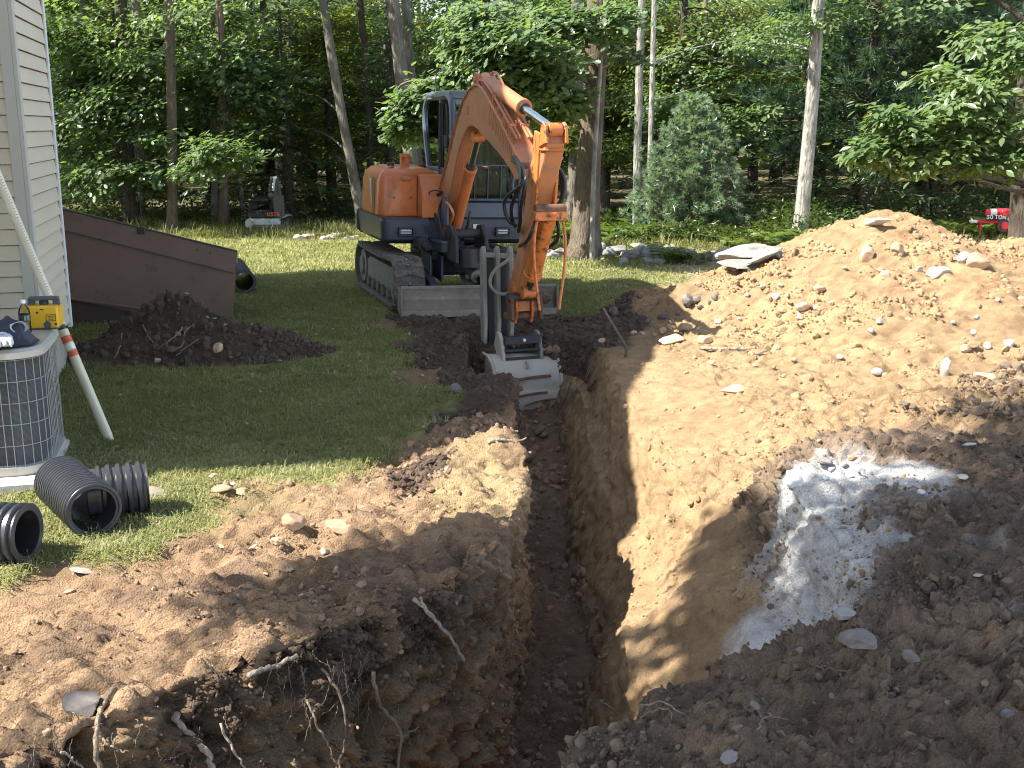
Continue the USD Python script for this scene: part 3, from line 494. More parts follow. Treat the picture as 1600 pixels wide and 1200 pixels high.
ep('sticker', cbox(.6235, .26, .96, .004, .085, .07, .001), 'sticker')
# cab
CX0, CX1, CY0, CY1, CZ0, CZ1 = -.85, .58, -.08, .90, 1.06, 2.60
cb = ep('cab', cat(cbox((CX0 + .5), (CY0 + CY1) / 2, 1.075, 2 * (.5), CY1 - CY0, .06), beam((.36, CY1 - .02, 1.07), (.58, CY1 - .02, 1.07), .05, .05), cbox(.56, (CY0 + CY1) / 2, 1.17, .05, CY1 - CY0, .20, .012), cbox(-.1, CY1 - .03, 1.3, 1.3, .04, .5, .01), cbox(-.78, (CY0 + CY1) / 2, 1.35, .06, CY1 - CY0, .6, .02)), 'cab_blue')
def pillar(p, w=.06): return tube(smooth_path(p, 18), w / 2 * 1.15, 10)
for yy in (CY0 + .03, CY1 - .03):
    ep('pillar', tube(smooth_path([(.57, yy, 1.06), (.57, yy, 1.6), (.55, yy, 2.2), (.50, yy, 2.46), (.42, yy, 2.55), (.2, yy, 2.585), (-.3, yy, 2.59), (-.72, yy, 2.57), (-.82, yy, 2.48), (-.84, yy, 2.2), (-.84, yy, 1.06)], 60), .042, 10), 'cab_blue', parent=None)
    ep('pillar', tube([(-.02, yy, 1.06), (-.02, yy, 2.57)], .03, 8), 'cab_blue'); ep('window_sill', cbox(-.14, yy, 1.66, 1.36, .05, .05, .01), 'cab_blue')
ep('door_panel', cbox(.27, CY0 + .03, 1.36, .58, .03, .56, .01), 'cab_blue'); ep('side_panel', cbox(-.44, CY0 + .03, 1.36, .78, .034, .56, .01), 'pale_panel')
rf = ep('roof', cat(ring_loft(arc(.32, .80, .1, 0, 90, 5) + arc(-.72, .80, .1, 90, 180, 5) + arc(-.72, .02, .1, 180, 270, 5) + arc(.32, .02, .1, 270, 360, 5), [2.56, 2.60, 2.645, 2.66], [.0, .0, .02, .07]), cbox(.44, .41, 2.50, .12, .88, .10, .03)), 'cab_roof', 40); ep('roof_lining', cbox(-.15, .41, 2.535, 1.1, .84, .03, .01), 'beige_trim', parent=rf)
fr = ep('windscreen_frame', cat(tube(smooth_path([(.585, .0, 1.30), (.585, .0, 2.30), (.57, .03, 2.36), (.57, .79, 2.36), (.585, .82, 2.30), (.585, .82, 1.30)], 50), .018, 8), cbox(.585, .41, 1.30, .03, .84, .035), cbox(.585, .41, 1.735, .02, .84, .018, .004)), 'cab_blue'); ep('pane', cbox(.585, .41, 1.83, .006, .80, 1.04, .001), 'cab_glass', False, fr)
for yy in (CY0 + .03, CY1 - .03):
    for x0, x1 in ((.0, .53), (-.80, -.05)): ep('side_window', cbox((x0 + x1) / 2, yy, 2.11, x1 - x0, .006, .86, .001), 'cab_glass', False)
ep('rear_window', cbox(-.835, .41, 2.1, .006, .84, .8, .001), 'cab_glass', False); ep('door_frame', cat(tube([(.44, CY0 - .002, 1.66), (.42, CY0 - .002, 2.3), (.36, CY0 - .002, 2.48)], .014, 6), tube([(.03, CY0 - .002, 1.66), (.03, CY0 - .002, 2.5)], .014, 6)), 'black_part')
for k in range(5): ep('screen_guard_bar', tube([(.61, .06 + k * .175, 1.30), (.61, .06 + k * .175, 1.735)], .006, 6), 'cab_blue')
st = ep('seat', cat(cbox(-.25, .42, 1.42, .5, .48, .14, .05), cbox(-.48, .42, 1.78, .14, .48, .66, .06)), 'seat_grey', 40); ep('headrest', cbox(-.5, .42, 2.2, .1, .26, .18, .04), 'seat_grey', 40, st)
for yy in (.10, .74):
    cs = ep('console', cbox(.05, yy, 1.42, .5, .14, .36, .03), 'console'); ep('joystick', cat(tube([(.2, yy, 1.60), (.22, yy, 1.78)], .012), cbox(.225, yy, 1.83, .045, .04, .12, .015)), 'black_part', parent=cs); ep('boot', cyl((.2, yy, 1.58), (.205, yy, 1.68), .055, 16, .02), 'console', parent=cs)
for yy in (.33, .50): ep('travel_lever', tube(smooth_path([(.42, yy, 1.1), (.46, yy, 1.4), (.40, yy, 1.62)], 10), .012), 'black_part')
ep('speaker', cat(cyl((-.76, .25, 2.0), (-.74, .25, 2.0), .08, 18), cyl((-.76, .25, 1.8), (-.74, .25, 1.8), .08, 18)), 'black_part')
ep('mirror', cbox(.56, CY0 - .07, 2.02, .02, .05, .16, .01), 'black_part'); ep('mirror_stalk', tube([(.56, CY0, 2.05), (.56, CY0 - .06, 2.03)], .008, 6), 'black_part'); ep('wiper', tube([(.605, .14, 1.78), (.607, .14, 2.25)], .006, 6), 'black_part')
ep('side_guard', plate(arc(.80, 1.18, .20, 60, 300, 12) + [(.92, 1.0)], (0, -.20, 0), (1, 0, 0), (0, 0, 1), .03), 'cab_blue'); ep('aerial', tube(smooth_path([(-.4, -.02, 2.62), (-.4, -.02, 2.9), (-.30, -.02, 2.98), (-.1, 0, 2.86)], 16), .009), 'black_part')
# ------------------------------------------------------------------ boom, arm, bucket: outlines in the plane of the boom
BO = np.array([-.58, 13.92, 0]); BF = np.array([math.sin(HEAD), -math.cos(HEAD), 0]); BL = np.array([math.cos(HEAD), math.sin(HEAD), 0]); UZ = np.array([0, 0, 1.0])
def bp(px, py, off=0.0):
    """The place (forward, up) in the boom's plane, off metres to the driver's left, where the ray meets it."""
    d = ray(px, py); o = np.array([0, 0, EYE]); k = ((BO + BL * off - o) @ BL) / (d @ BL); q = o + d * k; return np.array([(q - BO) @ BF, q[2]])
def B3(p, off=0.0): return BO + BF * p[0] + BL * off + UZ * p[1]
def xp(name, mesh, mat, smooth=35, parent=None, label=None): return ex.part(name, mesh, mat, smooth, parent, label)
HB = .125
side = [(683, 332), (686, 308), (692, 280), (700, 250), (706, 225), (711, 202), (716, 183), (721, 168), (727, 153), (734, 141), (742, 134), (750, 134), (757, 143), (766, 158), (778, 180), (790, 203), (800, 224), (810, 245), (819, 262), (822, 275), (812, 283), (803, 277), (796, 264), (787, 251), (776, 237), (765, 224), (754, 212), (746, 203), (739, 197), (732, 198), (726, 207), (720, 224), (714, 246), (708, 275), (703, 300), (698, 325), (694, 350), (688, 372), (683, 362)]
BOOM = np.array([bp(a_, b_, -HB) for a_, b_ in side])
# keep the trace's silhouette but not its stretch: the boom is a bent box about 0.3 m deep
bm = xp('boom', plate(BOOM, BO, BF, UZ, 2 * HB, .010), 'orange_faded', 25)
up = [(683, 332), (692, 280), (700, 250), (711, 202), (721, 168), (734, 141), (742, 134), (750, 134), (757, 143), (778, 180), (800, 224), (819, 262)]
# flange strips along the outer edge, pipes along the back
def along(pp, off, lift): 
    q = np.array([bp(a_, b_, -HB) for a_, b_ in pp]); t = np.gradient(q, axis=0); t /= np.linalg.norm(t, axis=1, keepdims=True); nn = np.c_[-t[:, 1], t[:, 0]]; q = q + nn * lift; return np.array([B3(p, off) for p in q])
for off in (-HB - .012, HB + .012): xp('flange', tube(smooth_path(along(up, off, .004), 40), .014, 6), 'orange_faded', parent=bm)
back = [(734, 141), (742, 134), (750, 134), (757, 143), (766, 158), (778, 180), (790, 203), (800, 222)]
for off in (-.085, -.045, .05, .09): xp('hydraulic_pipe', tube(smooth_path(along(back, off, .05), 30), .016, 8), 'orange_faded', parent=bm)
for k in (4, 6):
    for o1, o2 in ((-.11, -.02), (.02, .12)):
        a_, b_ = along(back, o1, .055)[k], along(back, o2, .055)[k]; xp('pipe_clamp', cat(beam(a_, b_, .045, .035), cyl(a_ + UZ * .02, a_ + UZ * .05, .012, 8), cyl(b_ + UZ * .02, b_ + UZ * .05, .012, 8)), 'orange_faded', parent=bm)
# worn lettering on the boom's flank: eight stroke blocks of the faded word, and the small slot
o_ = bp(762, 190, -HB); e_ = bp(800, 248, -HB) - o_; e_ /= np.linalg.norm(e_); ez_ = np.array([-e_[1], e_[0]])
E3x, E3y = BF * e_[0] + UZ * e_[1], BF * ez_[0] + UZ * ez_[1]
wr_ = np.random.default_rng(3); bars = []
L_ = np.linalg.norm(bp(800, 248, -HB) - o_)
for k in range(13):
    t0 = L_ * (.04 + .075 * k); h0, h1 = -.02 + .03 * (k % 2), .10 + .05 * ((k * 5) % 3); a_, b_ = o_ + e_ * t0 + ez_ * h0, o_ + e_ * (t0 + .02) + ez_ * h1 + np.array([0, .10])
    bars.append(beam(B3(a_, -HB - .0025), B3(b_, -HB - .0025), .030 + .02 * (k % 3 == 0), .004, up=BL, bev=.0015))
worn = xp('worn_lettering', cat(*bars), 'brand_shadow', False, bm); stage.GetPrimAtPath(worn).SetCustomDataByKey('kind', 'stuff')
p_ = bp(731, 172, -HB); xp('slot', plate([(-.03, -.05), (.03, -.05), (.03, .05), (-.03, .05)], B3(p_, -HB - .002), BF, UZ, .008, .002), 'stripe_brown', parent=bm)
# boom foot and cylinder
ft = bp(700, 372, 0); xp('boom_foot', cat(*[plate([(-.18, .62), (.30, .62), (.28, .92), (.12, 1.06), (-.05, 1.05), (-.18, .9)], BO + BL * o, BF, UZ, .05, .01) for o in (-.19, .19)], cyl(B3((.05, .95), -.23), B3((.05, .95), .23), .06, 18), cyl(B3((.1, .55), 0), B3((.1, .78), 0), .17, 24)), 'black_part')
def pxl(px, py, off=0.0): return B3(bp(px, py, off), off)
c0, c1, c2 = pxl(707, 372, .03), pxl(737, 276, .0), pxl(747, 214, .0); c1 = c0 + (c2 - c0) / np.linalg.norm(c2 - c0) * np.linalg.norm(c1 - c0)
# the boom cylinder stands in front of the lower boom, so it is brought forward of the plane's outline
def cylinder(name, a, mid, b, r, rod, matc='orange_paint'):
    a, mid, b = (np.asarray(q, float) for q in (a, mid, b)); d = (b - a) / np.linalg.norm(b - a); m = a + d * ((mid - a) @ d)
    t = xp(name, cat(cyl(a, m, r, 26, bev=.01), cyl(m - d * .05, m + d * .012, r * 1.12, 26, bev=.006)), matc, 35); xp('gland', cyl(m + d * .01, m + d * .045, r * .72, 20), 'black_part', parent=t); xp('rod', cyl(m, b, rod, 20), 'chrome', parent=t); xp('rod_eye', cat(cyl(b - BL * .07, b + BL * .07, rod * 1.7, 18)), 'orange_worn', parent=t)
    return t, d
cylinder('boom_cylinder', c0, c1, c2, .078, .038)[0]
a0, a1, a2 = pxl(757, 124), pxl(818, 171), pxl(866, 203); a1 = a0 + (a2 - a0) / np.linalg.norm(a2 - a0) * np.linalg.norm(a1 - a0)
ac, ad = cylinder('arm_cylinder', a0, a1, a2, .082, .040, 'orange_faded'); xp('port_pipe', tube(smooth_path([a0 + ad * .25 + UZ * .10, a0 + ad * .3 + UZ * .13, a0 + ad * .6 + UZ * .13, a1 + UZ * .09], 12), .014), 'orange_faded', parent=ac)
xp('cylinder_ear', cat(*[plate([(-.16, -.16), (.10, -.10), (.07, .06), (-.04, .08)], a0 + BL * o, BF, UZ, .03) for o in (-.09, .09)], cyl(a0 - BL * .13, a0 + BL * .13, .035, 14)), 'orange_faded', parent=bm)
# arm
arm_side = [(847, 232), (834, 240), (826, 262), (822, 300), (816, 345), (808, 390), (799, 432), (793, 452), (790, 472), (798, 484), (806, 470), (812, 440), (822, 385), (832, 330), (842, 280), (850, 250), (853, 225), (851, 200), (846, 206)]
HA = .095; ARM = np.array([bp(a_, b_, -HA) for a_, b_ in arm_side]); am = xp('arm', plate(ARM, BO, BF, UZ, 2 * HA, .010), 'orange_faded', 25)
q_ = lambda px, py, off=0.0: pxl(px, py, off)
fx0, fx1 = q_(852, 232, 0.), q_(840, 330, 0.)
for o in (-.10, .10):
    # front channel with the bucket cylinder's anchor, and the two horn plates
    xp('channel_plate', cat(beam(q_(856, 206) + BL * o, q_(848, 330) + BL * o, .03, .16, up=BF)), 'orange_worn', parent=am)
    xp('horn', plate([(-.10, -.16), (.09, -.12), (.06, .04), (0, .075), (-.06, .04)], q_(866, 203) + BL * o, BF, UZ, .035), 'orange_worn', parent=am)
xp('cap_plate', beam(q_(864, 234) - BL * .12, q_(864, 234) + BL * .12, .16, .02, up=UZ), 'orange_worn', parent=am)
xp('arm_pivot', cat(cyl(q_(835, 262, 0) - BL * .17, q_(835, 262, 0) + BL * .17, .055, 18)), 'rust', parent=am)
b0, b2 = q_(854, 325), q_(822, 455); d_ = (b2 - b0) / np.linalg.norm(b2 - b0); b0 = b0 + BF * .10; b2 = b2 + BF * .06; bmid = b0 + (b2 - b0) * .80
cylinder('bucket_cylinder', b0, bmid, b2, .088, .04, 'orange_worn'); xp('cylinder_pin', cyl(b0 - BL * .16, b0 + BL * .16, .045, 16), 'rust'); xp('cylinder_head', beam(b0 - BL * .17 - UZ * .07, b0 + BL * .17 - UZ * .07, .09, .09), 'orange_worn')
for o in (-.13, .13): xp('guard_pipe', tube(smooth_path([b0 + BL * o - UZ * .1, b0 + BL * o * 1.25 - UZ * .5, b0 + BL * o - UZ * .8, b0 + BL * o * .8 - UZ * 1.0], 16), .014), 'orange_worn')
# hoses from the boom to the arm
hs = [[(805, 248, -.14), (811, 262, -.22), (812, 290, -.30), (794, 305, -.32), (788, 325, -.32), (795, 345, -.28), (806, 352, -.16), (812, 365, -.12)], [(808, 250, -.12), (818, 266, -.2), (821, 285, -.26), (816, 310, -.26), (813, 340, -.2), (810, 362, -.14)], [(803, 249, -.12), (813, 258, -.18), (818, 280, -.22), (806, 305, -.28), (799, 325, -.28), (801, 345, -.22), (808, 356, -.13)],
      [(870, 260, .12), (881, 278, .2), (882, 300, .2), (872, 325, .14)], [(866, 260, .12), (877, 280, .2), (878, 305, .2), (868, 330, .14)], [(690, 300, -.16), (679, 318, -.2), (682, 345, -.22), (690, 375, -.2)], [(695, 310, -.16), (686, 330, -.2), (688, 350, -.22), (694, 378, -.2)],
      [(836, 345, -.12), (830, 365, -.17), (822, 378, -.17), (812, 385, -.13)], [(870, 345, .12), (873, 365, .14), (866, 380, .15), (853, 388, .12)], [(735, 330, .05), (731, 350, .02), (724, 370, .0), (712, 385, .0)]]
for h in hs: xp('hose', tube(smooth_path([pxl(*q) for q in h], 36), .019, 8), 'hose_black')
for q in ((803, 246, -.13), (807, 249, -.13), (809, 355, -.14), (811, 364, -.13), (800, 330, -.12)): xp('hose_fitting', cat(cyl(pxl(*q) - UZ * .02, pxl(*q) + UZ * .02, .026, 6)), 'track_frame')
xp('lock_pipe', tube(smooth_path([pxl(698, 318, -.16), pxl(703, 322, -.2), pxl(708, 332, -.2), pxl(703, 350, -.18), pxl(699, 372, -.16)], 16), .016), 'orange_paint')
# bucket link and arm end
pin = q_(816, 492); lk = q_(818, 462) + BF * .05
xp('arm_end', cat(*[plate([(-.05, .36), (.06, .30), (.10, .05), (.05, -.08), (-.06, -.08), (-.14, .06)], pin + BL * o, BF, UZ, .03) for o in (-.09, .09)], plate([(-.05, .36), (.04, .30), (.06, .05), (-.10, .06)], pin, BF, UZ, .14)), 'orange_worn', parent=am)
for o in (-.16, .16): xp('bucket_link', cat(beam(lk + BL * o, pin + BL * o + BF * .12 - UZ * .03, .035, .10, up=BF), cyl(lk + BL * (o - .03), lk + BL * (o + .03), .05, 14)), 'rust')
xp('link_pin', cyl(lk - BL * .2, lk + BL * .2, .05, 16), 'grease'); xp('arm_pin', cyl(pin - BL * .2, pin + BL * .2, .04, 16), 'rust')
# bucket, curled under, its rounded back towards us
def rise(px0, px1, y_): return None
bw = .355; BC = q_(812, 588) + UZ * .03; 
bprof = [(a_ * 1.13, b_ * 1.13) for a_, b_ in [(-.30, .17), (-.12, .20), (.04, .20), (.17, .15), (.26, .04), (.29, -.10), (.26, -.26), (.16, -.40), (.0, -.50), (-.16, -.55), (-.30, -.56)]]
inn = [(a_ * .93 - .012, b_ * .93 - .02) for a_, b_ in bprof][::-1]
bk = xp('bucket', plate(bprof + inn, BC, BF, UZ, 2 * bw, .008), 'bucket_steel', 40)
for o in (-bw - .012, bw + .012):
    xp('side_plate', plate(bprof + [(-.41, -.56), (-.45, -.2), (-.41, .09)], BC + BL * o, BF, UZ, .028, .008), 'bucket_steel', parent=bk)
    xp('side_rim', tube(np.array([B3((a_, b_)) - BO + BC + BL * (o * 1.02) for a_, b_ in bprof]), .018, 8), 'bucket_steel', parent=bk)
for o in (-.23, .20):
    xp('bucket_ear', plate([(-.20, .18), (.17, .17), (.14, .28), (.09, .40), (.02, .47), (-.05, .47), (-.10, .40), (-.18, .28)], BC + BL * o, BF, UZ, .04, .010), 'bucket_steel' if o < 0 else 'thumb_steel', parent=bk)
xp('cross_bar', cat(beam(BC + BF * .12 + UZ * .40 - BL * .22, BC + BF * .12 + UZ * .40 + BL * .19, .06, .09), beam(BC + BF * .13 + UZ * .29 - BL * .22, BC + BF * .13 + UZ * .29 + BL * .19, .03, .03), beam(BC + BF * .14 + UZ * .2 - BL * .22, BC + BF * .14 + UZ * .2 + BL * .19, .03, .03)), 'black_part', parent=bk); xp('bolt', cyl(BC + BF * .14 + UZ * .40, BC + BF * .165 + UZ * .40, .018, 10), 'lamp_glass', parent=bk)
xp('lifting_eye', trimesh.creation.torus(.035, .013, 14, 8).apply_transform(np.block([[np.c_[BF, UZ, BL], (BC + BF * .25 + UZ * .15)[:, None]], [np.array([[0, 0, 0, 1.]])]])), 'bucket_steel', parent=bk)
for z_, o0, o1, k_ in ((.02, -.30, .24, .016), (-.16, -.24, .2, .012), (-.24, -.05, .3, .010)): xp('scrape', tube(smooth_path([BC + BF * (.326 if z_ > -.1 else .327) + UZ * (z_ - .04) + BL * o0, BC + BF * .328 + UZ * z_ + BL * (o0 + o1) / 2, BC + BF * .328 + UZ * (z_ + .01) + BL * o1], 10), k_, 6), 'rust', parent=bk)
for k in range(5): xp('tooth', hull([(BC + BF * a_ + UZ * b_ + BL * (-bw + .05 + k * (bw - .05) / 2 + c_)) for a_, b_ in ((-.31, -.65), (-.31, -.60), (-.50, -.63)) for c_ in (-.03, .03)]), 'thumb_steel', parent=bk)
# hydraulic thumb folded back behind the arm
TO = pxl(770, 540, -.1) - BF * .15
th0, th1 = 12.25, 0
def pth(px, py, yy=12.1): return at_y(px, py, yy)
def flat(poly, yy, thick, m, nm, par=None): 
    P3 = np.array([pth(a_, b_, yy) for a_, b_ in poly]); ctr = P3.mean(0); e1, e2 = BL, np.cross(BL, -BF) * 1.0
    return xp(nm, plate(np.c_[(P3 - ctr) @ BL, (P3 - ctr) @ UZ], ctr, BL, UZ, thick, .008), m, parent=par)
tb = flat([(757, 388), (800, 390), (800, 500), (792, 545), (762, 540), (757, 470)], 12.2, .03, 'black_part', 'thumb')
ths = [(0, 0), (.05, .0), (.085, .3), (.06, .75), (.05, 1.0), (.02, 1.06), (-.03, 1.02), (-.02, .3)]
for px_ in (755, 776, 796):
    o = pth(px_, 545, 12.14) ; hgt = (pth(px_, 384, 12.14) - o)[2]
    xp('thumb_tine', plate([(a_ * 1.3, b_ * hgt / 1.06) for a_, b_ in ths], o, BF, UZ, .05, .01), 'thumb_steel', parent=tb)
o1_, o2_ = pth(757, 398, 12.12), pth(800, 400, 12.12); xp('thumb_bar', beam(o1_, o2_, .06, .05), 'thumb_steel', parent=tb); xp('thumb_hose', tube(smooth_path([pth(800, 400, 11.95), pth(786, 412, 11.9), pth(768, 430, 11.9), pth(766, 445, 11.9), pth(775, 456, 11.9), pth(795, 458, 11.9)], 26), .018, 8), 'thumb_steel', parent=tb)
# ------------------------------------------------------------------ house: bump-out with beige clapboards, main block with its gable to the lawn
paint('siding', (.50, .445, .335), (.47, .415, .31), .55, 2, bump=.12, bscale=25); paint('trim', (.40, .39, .345), (.37, .36, .32), .5, 2); paint('trim_white', (.62, .64, .63), (.56, .58, .57), .4, 3); paint('foundation', (.36, .33, .255), (.26, .24, .185), .9, 4, dirt=(.16, .15, .11), dirt_at=(.55, .8), bump=.3); paint('shingle', (.09, .085, .08), (.06, .055, .05), .95, 8, bump=.4)
paint('bulkhead_brown', (.15, .093, .069), (.12, .075, .056), .55, 2.5, dirt=(.07, .05, .042), dirt_at=(.58, .70), bump=.05); paint('bulkhead_dark', (.035, .022, .018), (.05, .032, .026), .6, 3); paint('concrete', (.45, .43, .39), (.36, .34, .30), .9, 5, dirt=(.25, .22, .17), dirt_at=(.55, .8), bump=.3)
D_ = np.array([-.239, .971, 0]); D_ /= np.linalg.norm(D_); E2 = np.array([-D_[1], D_[0], 0]) ; E2 = E2 if E2[0] < 0 else -E2     # along the gable wall (away), along the front (to the left)
HC = at_z(113, 566, 0.0); HC[2] = 0
def solve_t():
    o, d = np.array([0, 0]), ray(36, 250)[:2]; A = np.c_[d, D_[:2]]; k = np.linalg.solve(A, HC[:2]); return k[1]
BUMP = solve_t(); HN = HC - D_ * BUMP
ho = Thing('house', 'beige clapboard house with corner trim at the left edge', 'house', HN)
def hp_(a, b, z): return HN + D_ * a + E2 * b + UZ * z          # a: away along the gable wall from the bump-out's near corner, b: to the left
BOT = .42
def wallbox(a0, a1, b0, b1, z0, z1): 
    v = np.array([hp_(a, b, z) for a in (a0, a1) for b in (b0, b1) for z in (z0, z1)]); return hull(v)
ho.part('foundation', cat(wallbox(.03, BUMP - .03, .03, .96, -.3, BOT + .02), wallbox(-2.2, 7.3, .97, 9.5, -.3, BOT + .02)), 'foundation')
wl = ho.part('wall', wallbox(.012, BUMP - .012, .012, .96, BOT, 4.28), 'siding')
# every clapboard of the bump-out, lapped
course = .1275; nb = 30
for k in range(nb):
    z0 = BOT + k * course; z1 = z0 + course - .009
    pr = [(0.0, z0), (-.026, z0), (-.012, z1), (0.0, z1)]
    for nm, (pA, pB, nrm_) in (('siding_board', (hp_(.085, 0, 0), hp_(BUMP - .076, 0, 0), E2)), ('siding_board', (hp_(0, .085, 0), hp_(0, .62, 0), D_))):
        V = np.array([p + nrm_ * q[0] * 1.0 + UZ * q[1] for p in (pA, pB) for q in pr]); ho.part(nm, hull(V), 'siding', False, wl)
ho.part('corner_post', cat(wallbox(-.028, .085, -.028, .001, BOT - .03, 4.28), wallbox(-.028, -.001, .003, .085, BOT - .03, 4.28)), 'trim', parent=wl)
ho.part('trim_board', wallbox(BUMP - .075, BUMP + .02, -.034, .001, BOT - .06, 4.28), 'trim_white', parent=wl); ho.part('trim_channel', wallbox(BUMP - .086, BUMP - .077, -.020, .0, BOT - .0, 4.28), 'stripe_brown', parent=wl)
# main block: walls, gable, roof (they stand outside the picture and throw its large shadow)
A0, A1, EV = -2.15, 7.25, 5.15; PK = 3.8; RIDGE = 9.5
gab = np.array([[A0, BOT], [A1, BOT], [A1, EV], [PK, RIDGE], [A0, EV]])
ho.part('main_wall', plate(gab, hp_(0, 5.45, 0), D_, UZ, 9.0, .01), 'siding', False)
def slab(a0, z0, a1, z1, th=.14): return hull([hp_(a, b, z + t) for a, z in ((a0, z0), (a1, z1)) for b in (.30, 9.9) for t in (0, th)])
rfp = ho.part('roof', slab(A0 - .42, EV - .29, PK, RIDGE + .0), 'shingle', False); ho.part('roof_slope', slab(PK, RIDGE + .0, A1 + .42, EV - .29), 'shingle', False)
# ------------------------------------------------------------------ bulkhead: sloped cellar door with cheek wall
BR = at_z(362, 500, 0.0); N_ = -E2; BD = D_
def bpl(px, py, back=0.0):
    d = ray(px, py); o = np.array([0, 0, EYE]); P0 = BR + BD * back; k = ((P0 - o) @ BD) / (d @ BD); q = o + d * k; return q
bh = Thing('bulkhead', 'brown sloped cellar bulkhead door against the house', 'cellar door', BR)
tr_, tl_ = bpl(369, 424), bpl(108, 357); br_, bl_ = bpl(361, 502), bpl(108, 466)
lsl = (tl_ - tr_) / np.linalg.norm((tl_ - tr_)); 
tl2 = tr_ + (tl_ - tr_) * 1.12; bl2 = br_ + (bl_ - br_) * 1.12
def thick(pts, back0, back1): return hull([p + BD * b for p in pts for b in (back0, back1)])
bh.part('cheek_wall', thick([tr_, tl2, bl2, br_ - UZ * .12], 0, .06), 'bulkhead_brown', False); bh.part('base_rail', cat(beam(bl2 + BD * -.012, br_ + BD * -.012 + (bl_ - br_) * .55, .03, .03)), 'bulkhead_brown'); bh.part('base_wall', thick([bl2 - UZ * .02, bl2 - UZ * .9, br_ - UZ * .2, br_ - UZ * .04], .02, .08), 'bulkhead_dark', False)
ltop = [bpl(371, 393), bpl(108, 329)]; lbot = [bpl(367, 426), bpl(108, 361)]; ltop[1] = ltop[0] + (ltop[1] - ltop[0]) * 1.12; lbot[1] = lbot[0] + (lbot[1] - lbot[0]) * 1.12
bh.part('lid_flange', thick([ltop[0], ltop[1], lbot[1], lbot[0]], -.035, .0), 'bulkhead_brown', False); bh.part('lid', hull([p + BD * b - UZ * z for p in (ltop[0], ltop[1]) for b in (.001, 1.25) for z in (.13, .16)]), 'bulkhead_brown', False); bh.part('lid_edge', beam(ltop[0] + UZ * .006 - BD * .02, ltop[1] + UZ * .006 - BD * .02, .06, .016), 'bulkhead_dark')
bh.part('end_wall', hull([tr_ + BD * .06, tr_ + BD * 1.2, br_ + BD * .06 - UZ * .1, br_ + BD * 1.2 - UZ * .1, tr_ + BD * .06 + N_ * -.05, br_ + BD * 1.2 - N_ * .05 - UZ * .1]), 'bulkhead_brown', False)
lt = bpl(224, 366); bh.part('latch', cat(beam(lt - BD * .05 + UZ * .02, lt - BD * .05 - UZ * .13, .03, .02), cbox(lt[0], lt[1] - .06, lt[2] + .05, .09, .03, .08, .008)), 'bulkhead_dark')
for q in ((157, 373), (308, 390), (328, 395)): c_ = bpl(*q); bh.part('dent', cyl(c_ - BD * .036, c_ - BD * .03, .012, 8), 'bulkhead_dark')
# ------------------------------------------------------------------ air conditioner
paint('wire', (.34, .34, .33), (.26, .26, .25), .4, 9, metal=.3); paint('ac_metal', (.42, .40, .35), (.36, .345, .30), .4, 4, metal=.2)
mat('ac_coil', {'g': ('texture_coordinate', {}), 'w': ('wave_texture', {'bands_direction': 'z', 'scale': 42, 'distortion': .6, 'detail': 2}), 'r': ('rgb_ramp', {'ramp': [(.2, (.035, .036, .04)), (.7, (.15, .155, .165))]}), 'n': ('noise_texture', {'scale': 9}), 'm': ('mix', {'mix_type': 'multiply', 'fac': .5}), 'b': ('bump', {'strength': .8, 'distance': .004}), 'p': ('principled_bsdf', {'roughness': .6, 'metallic': .2})},
    [('g.object', 'w.vector'), ('w.fac', 'r.fac'), ('r.color', 'm.color1'), ('n.color', 'm.color2'), ('m.color', 'p.base_color'), ('w.fac', 'b.height'), ('b.normal', 'p.normal')])
AC = np.array([-3.47, 7.18, 0]); ACZ = .07; ACH = .80; ah, ar = .42, .20
def acp(inset=0, n=9):
    o = []; 
    for sx, sy, a0 in ((1, -1, 270), (1, 1, 0), (-1, 1, 90), (-1, -1, 180)): o += arc(sx * (ah - ar), sy * (ah - ar), ar - inset, a0, a0 + 90, n)
    return np.array(o)
AM = np.eye(4); AM[:3, 0], AM[:3, 1], AM[:3, 3] = -E2, D_, AC
acu = Thing('air_conditioner', 'outdoor air conditioner with wire guard and dark coil by the house', 'air conditioner', AC)
A_ = lambda m: xf(m, AM)
acu.part('base_pan', A_(ring_loft(acp(-.012), [ACZ, ACZ + .012, ACZ + .06], [.01, 0, 0])), 'ac_metal'); acu.part('coil', A_(ring_loft(acp(.045), [ACZ + .05, ACZ + ACH - .03], [0, 0])), 'ac_coil', 30)
acu.part('lid', A_(ring_loft(acp(-.014), [ACZ + ACH - .04, ACZ + ACH, ACZ + ACH + .018, ACZ + ACH + .02], [0, 0, .02, .12])), 'ac_metal', 40)
per = acp(0, 40); per = np.vstack([per, per[:1]]); dl = np.r_[0, np.cumsum(np.linalg.norm(np.diff(per, axis=0), axis=1))]
ringp = lambda s: np.c_[np.interp(s, dl, per[:, 0]), np.interp(s, dl, per[:, 1])]
for s in np.arange(0, dl[-1], .056):
    q = ringp(np.array([s]))[0]; acu.part('guard_wire', A_(tube([(q[0], q[1], ACZ + .03), (q[0], q[1], ACZ + ACH - .02)], .0028, 5)), 'wire', True)
rp = ringp(np.linspace(0, dl[-1], 100))
for k in range(6): acu.part('guard_ring', A_(tube(np.c_[rp * .994, np.full(100, ACZ + .06 + k * .138)], .0028, 5)), 'wire', True)
single('slab', A_(cbox(-.06, -.06, .02, .98, 1.02, .10, .015)), 'concrete', 'pale concrete pad under the air conditioner', 'slab')
TOPZ = ACZ + ACH + .02
